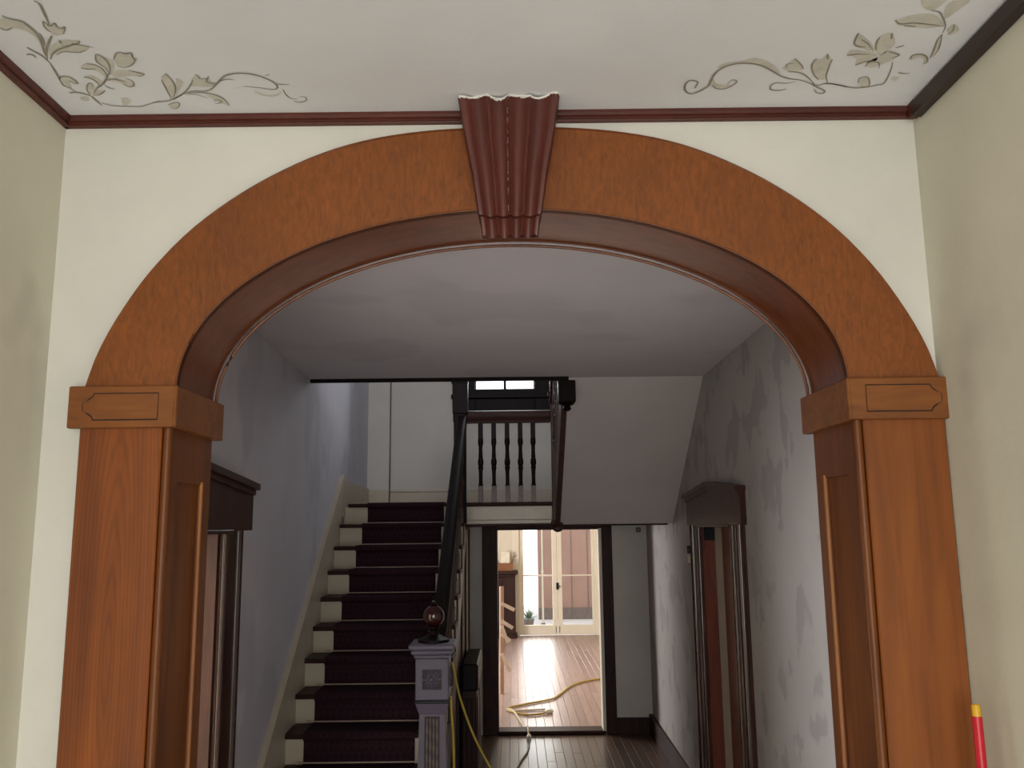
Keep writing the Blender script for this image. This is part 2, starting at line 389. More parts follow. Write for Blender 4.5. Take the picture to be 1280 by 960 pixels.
# painted scrollwork, millimetres on the ceiling plane (x, y): strokes with a width, then filled leaves
SCROLL_LEFT_STROKES = [
 (4.8,[(-939,1556),(-934,1568),(-940,1593),(-947,1619),(-953,1639)]),
 (5.4,[(-1032,1605),(-1021,1616),(-1003,1625),(-998,1643),(-996,1668),(-1003,1701),(-1016,1735),(-1023,1756)]),
 (3.4,[(-1060,1646),(-1052,1656),(-1034,1647)]),
 (3.1,[(-989,1668),(-994,1692),(-1004,1716)]),
 (3.4,[(-959,1626),(-966,1644),(-966,1660),(-962,1664)]),
 (3.1,[(-959,1626),(-956,1635),(-954,1644),(-938,1633),(-941,1646),(-935,1653),(-925,1647),(-934,1663),(-943,1674)]),
 (4.4,[(-968,1678),(-983,1697),(-1001,1721),(-1016,1746),(-1027,1771)]),
 (4.8,[(-943,1710),(-929,1709),(-920,1699)]),
 (4.8,[(-961,1696),(-965,1709)]),
 (4.1,[(-1020,1771),(-1003,1748),(-981,1731),(-960,1722),(-937,1713),(-918,1719),(-903,1725)]),
 (2.7,[(-998,1754),(-978,1741),(-957,1743),(-942,1745),(-919,1732)]),
 (4.8,[(-1046,1722),(-1041,1735),(-1034,1748),(-1030,1766),(-1030,1787)]),
 (4.4,[(-1063,1752),(-1053,1750),(-1049,1755),(-1049,1765)]),
 (4.1,[(-1030,1787),(-1035,1813),(-1041,1841),(-1047,1863)]),
 (3.7,[(-1047,1860),(-1036,1846),(-1021,1846),(-1014,1855),(-1012,1875),(-1021,1875),(-1027,1863)]),
 (3.4,[(-1047,1863),(-1050,1886),(-1042,1898),(-1037,1913)]),
 (4.8,[(-1055,1921),(-1040,1918),(-1027,1923),(-1016,1931),(-1009,1941)]),
 (5.1,[(-1010,1941),(-1009,1959),(-1007,1985)]),
 (3.1,[(-1010,1932),(-1006,1908),(-993,1884),(-982,1877),(-984,1893)]),
 (3.1,[(-1004,1932),(-990,1932),(-973,1920),(-964,1910)]),
 (4.4,[(-911,1753),(-904,1758),(-899,1776),(-904,1805),(-919,1838)]),
 (3.7,[(-911,1753),(-922,1778),(-921,1794),(-916,1808),(-918,1829)]),
 (3.1,[(-972,1809),(-959,1814),(-939,1814)]),
 (3.1,[(-951,1791),(-932,1799),(-925,1821),(-931,1849)]),
 (3.4,[(-985,1849),(-971,1856),(-966,1871),(-967,1891)]),
 (3.4,[(-881,1774),(-865,1751),(-853,1746),(-846,1752),(-831,1749),(-835,1765),(-836,1780),(-854,1801),(-874,1809),(-886,1803)]),
 (2.7,[(-838,1771),(-827,1773)]),
 (3.1,[(-869,1822),(-852,1831),(-840,1839),(-858,1850)]),
 (4.8,[(-937,1865),(-923,1859),(-908,1866),(-898,1875)]),
 (3.1,[(-892,1855),(-881,1870),(-887,1890),(-901,1895),(-909,1880)]),
 (4.4,[(-919,1832),(-938,1860),(-957,1882),(-977,1899),(-997,1923)]),
 (3.1,[(-954,1888),(-948,1900),(-938,1906)]),
 (3.1,[(-1001,1972),(-986,1984),(-967,1989),(-940,1991),(-916,1993),(-889,1981),(-854,1963)]),
 (3.4,[(-879,1975),(-857,1969),(-836,1966),(-815,1953),(-789,1934)]),
 (3.4,[(-791,1837),(-788,1866),(-793,1903),(-814,1947)]),
 (3.4,[(-811,1866),(-817,1909),(-823,1953)]),
 (2.7,[(-844,1986),(-832,1979),(-813,1973),(-819,1993),(-833,2006),(-843,1999)]),
 (3.7,[(-821,1960),(-789,1934),(-767,1910),(-749,1885),(-738,1865)]),
 (2.7,[(-723,1841),(-720,1853),(-720,1862),(-705,1862)]),
 (3.1,[(-696,1851),(-709,1874),(-702,1883),(-689,1884)]),
 (4.4,[(-785,1931),(-755,1919),(-730,1920),(-711,1911),(-690,1887),(-675,1869),(-656,1849),(-629,1840),(-605,1841),(-583,1850),(-566,1865),(-553,1884),(-550,1902),(-558,1914),(-574,1914),(-591,1907),(-609,1904),(-629,1899)]),
 (3.1,[(-676,1872),(-659,1866),(-641,1869)]),
 (3.7,[(-774,1928),(-751,1926),(-727,1930),(-706,1943),(-695,1966),(-694,1993)]),
 (3.1,[(-725,1968),(-713,1962),(-706,1972),(-719,1981),(-725,1975)]),
 (2.4,[(-780,1935),(-758,1935),(-740,1948),(-733,1955)]),
 (2.7,[(-549,1890),(-534,1893),(-519,1892)]),
 (2.7,[(-540,1915),(-540,1940),(-532,1960),(-517,1963)]),
 (2.7,[(-529,1973),(-515,1980),(-498,1970),(-497,1954),(-511,1952)]),
 (2.4,[(-565,1851),(-551,1845)]),
]
SCROLL_LEFT_LEAVES = [
 [(-1043,1618),(-1025,1613),(-1004,1627),(-999,1654),(-998,1682),(-1003,1711),(-1018,1735),(-1009,1701),(-1009,1673),(-1018,1656),(-1034,1651),(-1053,1657),(-1062,1651)],
 [(-959,1626),(-954,1644),(-937,1632),(-941,1649),(-925,1647),(-934,1663),(-946,1676),(-964,1678),(-966,1662),(-967,1646)],
 [(-1015,1756),(-998,1726),(-978,1709),(-956,1697),(-937,1697),(-921,1698),(-923,1705),(-936,1712),(-961,1719),(-989,1736),(-1011,1756)],
 [(-1013,1761),(-983,1734),(-952,1722),(-928,1717),(-910,1724),(-923,1735),(-941,1743),(-962,1741),(-982,1742),(-1000,1751)],
 [(-1049,1863),(-1035,1845),(-1019,1846),(-1012,1875),(-1028,1872),(-1039,1904),(-1044,1892),(-1052,1883)],
 [(-1010,1932),(-1006,1908),(-993,1884),(-982,1877),(-984,1893),(-991,1911),(-1004,1929)],
 [(-1003,1929),(-988,1917),(-977,1912),(-964,1910),(-978,1926),(-997,1935)],
 [(-911,1753),(-899,1766),(-886,1779),(-896,1811),(-914,1838),(-922,1838),(-917,1810),(-923,1781)],
 [(-971,1807),(-953,1791),(-934,1797),(-924,1813),(-927,1838),(-938,1860),(-939,1837),(-948,1815),(-970,1814)],
 [(-984,1847),(-964,1842),(-955,1854),(-952,1871),(-966,1888),(-966,1865),(-978,1853)],
 [(-881,1774),(-865,1751),(-853,1746),(-846,1752),(-831,1749),(-835,1765),(-836,1780),(-854,1801),(-874,1809),(-886,1803)],
 [(-916,1843),(-897,1822),(-877,1822),(-857,1828),(-840,1839),(-855,1850),(-874,1847),(-896,1852),(-915,1855)],
 [(-936,1863),(-913,1857),(-897,1866),(-884,1878),(-891,1895),(-901,1895),(-914,1877),(-928,1871)],
 [(-945,1951),(-931,1949),(-924,1961),(-938,1980),(-953,1983)],
 [(-1042,1946),(-1024,1940),(-1022,1953),(-1032,1964),(-1042,1959)],
 [(-807,1854),(-790,1837),(-787,1863),(-789,1897),(-805,1934),(-823,1956),(-819,1921),(-816,1884)],
 [(-775,1858),(-766,1867),(-766,1882),(-784,1909),(-806,1941),(-790,1903)],
 [(-844,1986),(-832,1979),(-813,1973),(-819,1993),(-833,2006),(-843,1999)],
 [(-742,1867),(-724,1844),(-720,1850),(-719,1862),(-703,1862),(-696,1851),(-700,1874),(-690,1887),(-704,1899),(-723,1901),(-741,1898),(-752,1895)],
 [(-738,1926),(-713,1936),(-698,1956),(-694,1993),(-708,1985),(-717,1975)],
 [(-610,1920),(-594,1939),(-569,1943),(-548,1927),(-557,1943),(-575,1952),(-596,1947),(-608,1932)],
]
SCROLL_RIGHT_STROKES = [
 (5.1,[(449,1932),(450,1903),(430,1896),(423,1915),(428,1942),(443,1959),(458,1953),(472,1936),(480,1920),(480,1891),(484,1860),(497,1836),(522,1822),(554,1822),(582,1832),(610,1853),(640,1879),(664,1892),(692,1899),(716,1912),(737,1926)]),
 (3.4,[(486,1917),(501,1934),(522,1937),(538,1921),(543,1902),(531,1895),(523,1914)]),
 (3.7,[(673,1941),(661,1947),(644,1947),(634,1940),(631,1923),(640,1911),(664,1914),(684,1905)]),
 (2.7,[(642,1842),(640,1827),(655,1824)]),
 (3.4,[(650,1804),(673,1831),(684,1849)]),
 (3.7,[(651,1860),(678,1864),(703,1883),(731,1916)]),
 (3.4,[(699,1805),(698,1834),(715,1871),(737,1900)]),
 (4.4,[(717,1785),(725,1808)]),
 (3.4,[(736,1808),(740,1841),(749,1884),(763,1913)]),
 (3.7,[(727,1916),(744,1926),(761,1916),(790,1924),(820,1934)]),
 (3.7,[(732,1926),(748,1936),(770,1953),(768,1966),(752,1959),(740,1942)]),
 (3.7,[(756,1918),(784,1921),(816,1934),(843,1940),(868,1935),(889,1926),(900,1921),(897,1889),(888,1849),(879,1822)]),
 (2.7,[(837,1916),(833,1893),(850,1891),(865,1917),(868,1935),(850,1934)]),
 (4.1,[(754,1703),(760,1742),(777,1757),(791,1758)]),
 (3.4,[(807,1719),(809,1743),(821,1774)]),
 (4.1,[(827,1705),(836,1729)]),
 (3.4,[(763,1793),(783,1788),(814,1789)]),
 (3.4,[(799,1836),(813,1820),(834,1816)]),
 (3.4,[(852,1779),(881,1793),(869,1806)]),
 (3.1,[(875,1754),(860,1764)]),
 (3.1,[(825,1842),(824,1826),(836,1821),(850,1827),(859,1849)]),
 (2.7,[(912,1869),(929,1875),(942,1872)]),
 (3.7,[(915,1812),(913,1796),(928,1791),(947,1802),(959,1824),(954,1834)]),
 (3.1,[(958,1808),(949,1771),(938,1731),(938,1712)]),
 (2.7,[(938,1712),(951,1746),(960,1776),(961,1802)]),
 (3.7,[(812,1656),(829,1670),(857,1668),(889,1673),(927,1681)]),
 (3.1,[(840,1677),(869,1682)]),
 (3.1,[(873,1624),(891,1629),(907,1647),(929,1679),(937,1707)]),
 (2.7,[(770,1728),(791,1745),(814,1773)]),
 (2.7,[(945,1674),(954,1698),(950,1712)]),
]
SCROLL_RIGHT_LEAVES = [
 [(481,1836),(499,1818),(529,1812),(557,1799),(589,1814),(615,1838),(637,1869),(608,1847),(578,1829),(544,1822),(514,1827),(496,1842)],
 [(483,1885),(496,1911),(518,1921),(538,1921),(525,1937),(501,1934),(486,1910)],
 [(633,1845),(642,1824),(650,1804),(663,1819),(677,1834),(683,1852),(670,1861),(650,1857)],
 [(698,1834),(696,1805),(710,1811),(718,1788),(738,1817),(739,1847),(752,1897),(737,1897),(715,1871)],
 [(837,1916),(833,1893),(850,1891),(865,1917),(868,1935),(850,1934)],
 [(760,1742),(752,1706),(777,1723),(805,1753),(821,1784),(792,1768),(768,1757)],
 [(815,1763),(806,1728),(811,1709),(828,1707),(851,1744),(850,1774),(836,1795)],
 [(761,1788),(765,1770),(795,1776),(826,1789),(840,1816),(818,1826),(799,1836),(791,1809)],
 [(839,1800),(850,1774),(881,1793),(878,1811),(867,1827),(854,1838),(844,1848),(828,1842),(822,1821)],
 [(908,1900),(912,1889),(926,1895),(923,1910)],
 [(915,1812),(913,1796),(928,1791),(947,1802),(959,1824),(954,1834),(946,1813),(930,1807),(920,1817)],
 [(958,1808),(949,1771),(938,1731),(938,1712),(951,1746),(960,1776),(961,1802)],
 [(812,1656),(835,1643),(863,1635),(892,1642),(926,1679),(913,1685),(889,1689),(858,1682),(829,1677)],
 [(938,1693),(945,1674),(968,1698),(958,1717),(948,1707)],
 [(834,1589),(853,1615),(878,1624),(886,1598),(885,1590)],
 [(915,1656),(897,1616),(899,1594),(908,1590),(936,1591),(931,1616),(921,1647)],
]

for strokes, leaves, where in ((SCROLL_LEFT_STROKES, SCROLL_LEFT_LEAVES, 'left'), (SCROLL_RIGHT_STROKES, SCROLL_RIGHT_LEAVES, 'right')):
    mb = MB()
    for wd, pts in strokes: ribbon(mb, pts, wd, CEIL - .0016)
    so = mb.build('painted_scroll', M['paint_line'], vc); so['label'] = 'grey painted scrollwork with leaves and blossoms'
    for pts in leaves:
        lb = MB(); leaf_face(lb, pts, CEIL - .0008); lb.build('painted_leaf', M['paint_fill'], so)

def crown(name, pts, mat, label, d=.020, h=.028):
    """small ceiling moulding along a straight run; pts = (start, end, inward normal)"""
    a, b, nn = Vector(pts[0]), Vector(pts[1]), Vector(pts[2])
    prof = [(0, 0), (d, 0), (d, -.008), (d-.004, -.013), (d-.010, -.016), (d-.010, -.020), (d-.006, -.024), (d-.009, -h), (0, -h)]
    mb = MB(); mb.sweep(2, lambda i: [tuple((a, b)[i] + nn*p[0] + Vector((0, 0, p[1]))) for p in prof])
    return struct(mb.build(name, mat), label, 'moulding')
crown('trim_1', ((VL, FW, CEIL), (-.117, FW, CEIL), (0, -1, 0)), M['mahogany'], 'mahogany ceiling moulding over the arch, from the keystone to the mitred corner')
crown('trim_2', ((.117, FW, CEIL), (VR, FW, CEIL), (0, -1, 0)), M['mahogany'], 'mahogany ceiling moulding over the arch, from the keystone to the butted corner')
crown('trim_3', ((VL, FW, CEIL), (VL, -2.3, CEIL), (1, 0, 0)), M['mahogany'], 'mahogany ceiling moulding along the side wall, meeting a tight mitre')
struct(MB().cbox(VR-.026, VR, -2.3, FW-.045, CEIL-.045, CEIL-.004, .003).build('trim_4', M['crown_dark']), 'blackish flat ceiling strip stopping short of the corner', 'moulding')
struct(MB().box(VR-.022, VR, FW-.05, FW-.02, CEIL-.036, CEIL).build('trim_5', M['mahogany']), 'short mahogany stub in the ceiling corner beside the blackish strip', 'moulding')
struct(MB().box(VL-.12, VR+.12, -2.42, HB, -.1, 0).build('floor_vestibule', M['bounce_floor']), 'vestibule floor in front of the archway, made pale to bounce light', 'floor')  # unseen floor coloured pale to throw light up at the ceiling

# ------------------------------------------------------------------ the wooden archway
F0 = 2.030            # face of the casing
ar = thing('archway', 'golden oak archway with fluted keystone and panelled pilasters', 'archway', (0, F0, 0))
m = MB()              # face band, split at the keystone
io = [inner(t) for t in TS]; oo = [outer(i/NA) for i in range(NA + 1)]
for lo, hi, nm in ((0, NA//2, 'right'), (NA//2, NA, 'left')):
    m = MB()
    def st(i):
        a, b = io[lo+i], oo[lo+i]
        c = (a[0]*.985 + b[0]*.015, a[1]*.985 + b[1]*.015)
        return [(a[0], F0+.006, a[1]), (c[0], F0, c[1]), (b[0]*.988 + a[0]*.012, F0, b[1]*.955 + a[1]*.045), (b[0], F0+.008, b[1]), (b[0], FW, b[1]), (a[0], FW, a[1])]
    m.sweep(hi - lo + 1, st); m.build('arch_band', M['oak'], ar)
def soffit(y0, y1, d, name, mat, thick=.02):
    mb = MB()
    def st(i):
        a = inner(TS[i], d); b = inner(TS[i], d + thick)
        return [(a[0], y0, a[1]), (a[0], y1, a[1]), (b[0], y1, b[1]), (b[0], y0, b[1])]
    mb.sweep(NA + 1, st); return mb.build(name, mat, ar, True)
soffit(F0 + .004, 2.125, .0, 'soffit_lip', M['oak_soffit'], .03)
soffit(2.125, 2.315, .010, 'soffit_board', M['oak_soffit'], .025)
mb = MB(); mb.tube([(inner(t, .002)[0], 2.320, inner(t, .002)[1]) for t in TS], .0045, 8); mb.build('soffit_bead', M['oak_jamb'], ar, True)
mb = MB(); mb.tube([(inner(t, .002)[0], F0+.004, inner(t, .002)[1]) for t in TS], .0025, 6); mb.build('arch_edge_bead', M['oak_jamb'], ar, True)
IZ0, IZ1 = 2.340, 2.440
for s in (-1, 1):
    def bx(mb, x0, x1, *r, c=None):
        a, b = sorted((s*x0, s*x1)); return mb.cbox(a, b, *r, c) if c else mb.box(a, b, *r)
    bx(MB(), .832, 1.028, F0, FW, 0, IZ0 + .01, c=.003).build('pilaster_board', M['oak_pilaster'] if s < 0 else M['oak_board'], ar)
    mb = MB()         # rounded corner bead between pilaster and jamb
    pr = [(.832, F0+.010), (.829, F0+.004), (.823, F0), (.816, F0+.001), (.811, F0+.006), (.810, F0+.014), (.816, F0+.024), (.832, F0+.03)]
    mb.sweep(2, lambda i: [(s*x, y, (0, IZ0+.01)[i]) for x, y in pr]); mb.build('corner_bead', M['oak_jamb'], ar, True)
    mb = MB(); bx(mb, .813, .835, F0 + .02, 2.095, 0, IZ0 + .01); bx(mb, .813, .835, 2.255, 2.318, 0, IZ0 + .01); bx(mb, .813, .835, 2.095, 2.255, 2.215, IZ0 + .01)
    mb.build('jamb_frame', M['oak_jamb'], ar)
    bx(MB(), .821, .840, 2.095, 2.255, 0, 2.215).build('jamb_panel', M['oak_jamb'], ar)
    mb = MB(); pr = [(.813, 2.262), (.8095, 2.261), (.808, 2.257), (.8095, 2.252), (.815, 2.249), (.821, 2.262)]
    mb.sweep(2, lambda i: [(s*x, y, (0, 2.222)[i]) for x, y in pr]); mb.build('panel_bead', M['oak_edge'], ar, True)
    ib = MB()
    bx(ib, .800, 1.052, F0-.016, F0+.002, IZ0, IZ1, c=.0025)
    fr = ib.build('impost_block', M['impost'], ar)
    bx(MB(), .795, .816, F0-.014, 2.352, IZ0, IZ1, c=.0025).build('impost_side', M['impost'], ar)
    bx(MB(), .80, .87, 2.318, 2.356, IZ0, IZ1-.012, c=.003).build('impost_return', M['impost'], ar)
    # carved panel with a notched, ogee end towards the wall
    def notch(g):
        x1, zm, hh = 1.010 + g, (IZ0+IZ1)/2, .030 + g
        pts = [(.838 - g*.3, zm-hh), (x1-.022, zm-hh), (x1-.018, zm-hh+.008), (x1-.010, zm-hh+.014), (x1-.002, zm-.013), (x1+.004, zm-.010),
               (x1+.004, zm+.010), (x1-.002, zm+.013), (x1-.010, zm+hh-.014), (x1-.018, zm+hh-.008), (x1-.022, zm+hh), (.838 - g*.3, zm+hh)]
        return [(s*x, z) for x, z in pts]
    MB().prism(notch(.0030), 'y', F0-.0166, F0-.010).build('carved_groove', M['groove'], fr)
    MB().prism(notch(0), 'y', F0-.0190, F0-.010).build('carved_panel', M['impost'], fr)
# keystone: fluted, tapering, hooked under the soffit edge
def kprof(u):
    a = abs(u)
    if a > .84: return .007 if a < .999 else -.003
    return .0065 - .0145*abs(math.sin(u/.84*math.pi*2.0))**.75 * (1 if a > .08 else .8)
rows = [(CEIL-.002, .124, .078), (3.05, .111, .068), (2.95, .092, .059), (2.853, .078, .052), (2.841, .076, .049)]
rows2 = [(2.8405, .074, .036), (2.822, .071, .034), (2.800, .068, .026)]
US = [-1 + 2*i/60 for i in range(61)]
def kpart(rows, name, mat, dz=None):
    mb = MB(); n = len(US); vs = []; fs = []
    for z, hw, p in rows:
        for u in US: vs.append((u*hw, F0 - p - kprof(u), z - (dz(u) if dz and z == rows[-1][0] else 0) + (.004*math.sin(9*u) if z == rows[0][0] and name == 'keystone' else 0) - (.004 if z == rows[0][0] and name == 'keystone' else 0)))
    k = len(rows)
    for i in range(k-1):
        for j in range(n-1): fs.append((i*n+j, i*n+j+1, (i+1)*n+j+1, (i+1)*n+j))
    b = len(vs)       # back outline
    for z, hw, p in rows: vs += [(-hw, F0+.004, z), (hw, F0+.004, z)]
    for i in range(k-1):
        fs += [(i*n, (i+1)*n, b+2*i+2, b+2*i), (i*n+n-1, b+2*i+1, b+2*i+3, (i+1)*n+n-1), (b+2*i, b+2*i+2, b+2*i+3, b+2*i+1)]
    fs += [tuple([b] + list(range(n)) + [b+1]), tuple([b+2*k-1] + [(k-1)*n+n-1-j for j in range(n)] + [b+2*k-2])]
    mb.add(vs, fs); return mb.build(name, mat, ar, True)
ks = kpart(rows, 'keystone', M['keystone'])
kpart(rows2, 'keystone_hook', M['keystone'], lambda u: .006*abs(math.sin(u*math.pi*2.4)))
rnd = random.Random(3)
mb = MB()             # chipped white paint along the keystone's top and one side
for i in range(60):
    u0, u1 = US[i], US[i+1]
    h0, h1 = rnd.uniform(.0006, .004), rnd.uniform(.0006, .004)
    if rnd.random() < .25: h0 = .006
    z0 = CEIL-.0062 + .004*math.sin(9*u0); z1 = CEIL-.0062 + .004*math.sin(9*u1)
    y0 = F0 - .0785 - kprof(u0); y1 = F0 - .0785 - kprof(u1)
    mb.add([(u0*.124, y0, z0-h0), (u1*.124, y1, z1-h1), (u1*.124, y1+.001, z1+.004), (u0*.124, y0+.001, z0+.004)], [(0, 1, 2, 3)])
mb.build('paint_edge', M['white_flake'], ks)
mb = MB()
for i in range(34):   # broken paler line down the middle flute
    z0 = 3.13 - i*.0083; p0 = .052 + (z0 - 2.862)/(3.138 - 2.862)*.026
    if rnd.random() < .3: continue
    ww = rnd.uniform(.0006, .0014); x = -.004 + .0004*rnd.random()
    y = F0 - p0 - kprof(-.03) - .0012
    mb.add([(x-ww, y, z0), (x+ww, y, z0), (x+ww, y+.0003, z0-.0075), (x-ww, y+.0003, z0-.0075)], [(0, 1, 2, 3)])
mb.build('pale_line', M['worn'], ks)['kind'] = 'stuff'

# ------------------------------------------------------------------ the setting: hall and stairwell
def skew_wall(name, xf, mat, label, side, holes=()):
    """long side wall following xf(y); holes = (y0, y1, z1) door openings from the floor"""
    mb = MB(); t = .14*side
    ys = [HB - .02]
    for h in holes: ys += [h[0], h[1]]
    ys.append(BACK + .1)
    for i in range(len(ys) - 1):
        z0 = 0
        for h in holes:
            if abs(ys[i] - h[0]) < 1e-6: z0 = h[2]
        a, b = ys[i], ys[i+1]
        mb.add([(xf(a), a, z0), (xf(b), b, z0), (xf(b)+t, b, z0), (xf(a)+t, a, z0), (xf(a), a, TOP), (xf(b), b, TOP), (xf(b)+t, b, TOP), (xf(a)+t, a, TOP)],
               [(3,2,1,0),(4,5,6,7),(0,1,5,4),(1,2,6,5),(2,3,7,6),(3,0,4,7)])
    return struct(mb.build(name, mat), label, 'wall')
LD = (2.97, 3.97, 2.095)      # door in the left hall wall
RD = (5.30, 6.30, 2.095)      # door in the right hall wall
skew_wall('wall_hall_left', hl, M['hall_wall'], 'lilac grey plaster wall running up along the staircase', -1, [LD])
skew_wall('wall_hall_right', hr, M['hall_right'], 'patchy grey plaster wall with the pedimented door, opposite the stairs', 1, [RD])
DX0, DX1, DZ = -.185, .905, 2.072
WX0, WX1, WZ0, WZ1 = -.42, .265, 3.50, 4.95
m = MB(); y0, y1 = BACK, BACK + .14
m.box(-1.75, DX0, y0, y1, 0, WZ0); m.box(DX1, 1.6, y0, y1, 0, WZ0); m.box(DX0, DX1, y0, y1, DZ, WZ0)
m.box(-1.75, WX0, y0, y1, WZ0, WZ1); m.box(WX1, 1.6, y0, y1, WZ0, WZ1); m.box(-1.75, 1.6, y0, y1, WZ1, TOP)
wb = struct(m.build('wall_hall_back', M['back_wall']), 'pale back wall behind the stair landing, with door below', 'wall')
MB().box(hl(BACK), -1.325, BACK - .035, BACK, 2.31, TOP).build('pipe_chase', M['back_wall'], wb)
MB().box(-1.325, -1.312, BACK - .012, BACK, 2.31, TOP).build('shadow_joint', M['worn'], wb)
m = MB(); m.box(-1.75, 1.6, 2.06, 5.98, CEIL, 3.38); m.box(.40, 1.6, 5.98, 6.04, CEIL, 3.38)
struct(m.build('ceiling_hall', M['hall_ceiling']), 'grey hall ceiling seen through the archway', 'ceiling')
m = MB(); m.box(-1.75, 1.6, 3.2, BACK+.14, TOP, TOP+.1)
struct(m.build('ceiling_stairwell', M['hall_ceiling']), 'ceiling high above the stairwell', 'ceiling')
struct(MB().cbox(hl(5.98)+.0, .40, 5.975, 6.0, CEIL-.026, CEIL+.22, .004).build('trim_6', M['black_wood']), 'thin blackish edge board where the hall ceiling stops over the stairs', 'moulding')
struct(MB().box(-1.75, 1.6, HB, BACK + .14, -.1, -.012).build('floor_underlay', M['hall_board']), 'dark subfloor under the hall boards', 'floor')
fl = thing('floor', 'dark worn hall floor boards in front of the back doorway', 'floor', (0, 6, 0), kind='structure')
x = -1.75; bw = .0845; rr = random.Random(5)
while x < 1.55:
    cuts = [HB, 4.9 + rr.uniform(-.5, .5), 7.5 + rr.uniform(-1.3, 1.1), BACK - .02]
    for a, b in zip(cuts, cuts[1:]):
        MB().cbox(x + .001, x + bw - .001, a + .001, b - .001, -.013, rr.uniform(-.0008, 0), .0022).build('floor_board', M['hall_board'], fl)
    x += bw
struct(MB().cbox(hr(7.9) - .022, hr(9.25) - .0, 6.92, BACK, 0, .19, .003).build('baseboard_right', M['walnut']), 'dark baseboard along the patchy wall past the door', 'baseboard')
struct(MB().cbox(1.03, 1.37, BACK - .024, BACK, 0, .158, .003).build('baseboard_back', M['walnut']), 'dark baseboard between the back doorway and the corner', 'baseboard')
m = MB(); m.cbox(-1.312, -.50, BACK-.022, BACK, 2.31, 2.47, .003); m.cbox(-1.312, -.50, BACK-.03, BACK, 2.47, 2.50, .006); m.cbox(hl(BACK), -1.325, BACK-.055, BACK-.035, 2.31, 2.50, .004)
m.cbox(-.50, 1.38, BACK-.022, BACK, 2.31, 2.49, .003)
struct(m.build('baseboard_landing', M['cream_paint']), 'cream painted baseboard behind the landing carpet', 'baseboard')
th = MB(); th.cbox(1.295, 1.345, BACK-.02, BACK, 2.025, 2.075, .005); tho = th.build('wall_bracket', M['worn']); tag(tho, 'small square box on the back wall just under the stair soffit', 'box')
MB().cbox(1.308, 1.332, BACK-.026, BACK-.019, 2.038, 2.062, .003).build('cover', M['hall_right'], tho)

m = MB(); m.box(-1.75, -.9, 3.2, 3.3, 3.38, TOP); m.box(.7, 1.6, 3.2, 3.3, 3.38, TOP); m.box(-.9, .7, 3.2, 3.3, 3.38, 4.1); m.box(-.9, .7, 3.2, 3.3, 5.4, TOP)
struct(m.build('wall_upper_front', M['back_wall']), 'upper hall wall with an added opening by the fill light', 'wall')  # window opening added behind the stairwell fill
# front room behind the open doorway on the left
SRX = -4.5
m = MB(); m.box(SRX, -1.40, 1.9, 2.0, 0, CEIL); struct(m.build('wall_side_room_near', M['room_wall']), 'near wall of the side room', 'wall')
m = MB(); m.box(SRX, hl(5.0)-.14, 5.0, 5.1, 0, CEIL); struct(m.build('wall_side_room_far', M['room_wall']), 'cream wall seen through the open doorway behind the pilaster', 'wall')
m = MB(); m.box(SRX-.1, SRX, 1.9, 2.9, 0, CEIL); m.box(SRX-.1, SRX, 4.5, 5.1, 0, CEIL); m.box(SRX-.1, SRX, 2.9, 4.5, 0, .8); m.box(SRX-.1, SRX, 2.9, 4.5, 2.4, CEIL)
struct(m.build('wall_side_room_window', M['room_wall']), 'window wall of the side room', 'wall')
struct(MB().box(SRX, -1.44, 1.9, 5.1, CEIL, CEIL+.1).build('ceiling_side_room', M['room_wall']), 'white ceiling of the side room', 'ceiling')
struct(MB().box(SRX, -1.30, 1.9, 5.1, -.1, -.002).build('floor_side_room', M['bounce_floor']), 'floor of the side room, made pale for neutral bounce light', 'floor')  # pale colour chosen so the bounced light is not pink

# stairwell window
wn = thing('window_1', 'dark framed stair window above the landing, bright with daylight', 'window', (0, BACK, 3.5), kind='structure')
cm = M['black_wood']
MB().cbox(-.64, WX0 + .02, BACK-.03, BACK, 3.22, WZ1+.12, .004).build('casing_board', cm, wn); MB().cbox(WX1 - .02, .485, BACK-.03, BACK, 3.22, WZ1+.12, .004).build('casing_board', cm, wn)
MB().cbox(-.64, .485, BACK-.03, BACK, WZ1, WZ1+.16, .004).build('casing_head', cm, wn)
MB().cbox(WX0+.02, WX1-.02, BACK-.028, BACK, 3.22, 3.47, .004).build('apron', cm, wn)
MB().cbox(-.66, .505, BACK-.07, BACK+.12, 3.47, 3.515, .006).build('window_sill', cm, wn)
MB().cbox(WX0, WX1, BACK+.04, BACK+.08, 3.515, 3.585, .004).build('bottom_rail', cm, wn)
MB().cbox(-.092, -.064, BACK+.04, BACK+.08, 3.58, WZ1, .004).build('mullion', cm, wn)
for a, b in ((WX0, -.392), (.236, WX1)): MB().cbox(a, b, BACK+.04, BACK+.08, 3.58, WZ1, .003).build('stile', cm, wn)
for a, b in ((-.392, -.092), (-.064, .236)): MB().box(a, b, BACK+.058, BACK+.062, 3.585, WZ1).build('pane', M['glass'], wn)

# ------------------------------------------------------------------ lower flight of stairs and landing
ZL, YL, RI, TR = 2.31, 7.57, 2.31/13, .27
SX = -.43             # open side of the flight
stc = thing('staircase', 'dark walnut staircase rising to a landing, with carved newel and turned balusters', 'staircase', (-.9, 5.6, 0))
cp = M['cream_paint']
for i in range(0, 13):
    yn = YL - TR*i; zt = ZL - RI*i
    if i > 0:
        MB().cbox(hl(yn)+.012, SX+.015, yn, yn + TR + .03, zt - .030, zt, .006).build('tread', M['walnut_x'], stc)
    MB().box(hl(yn)+.012, SX, yn + .028, yn + .046, zt - RI, zt - .029).build('riser', cp, stc)
MB().cbox(hl(8.4)+.08, 1.36, YL, BACK - .03, ZL - .032, ZL, .008).build('landing_floor', M['walnut_x'], stc)
MB().box(SX, 1.355, YL + .05, BACK - .002, 2.118, ZL - .033).build('landing_soffit', M['soffit_plaster'], stc)
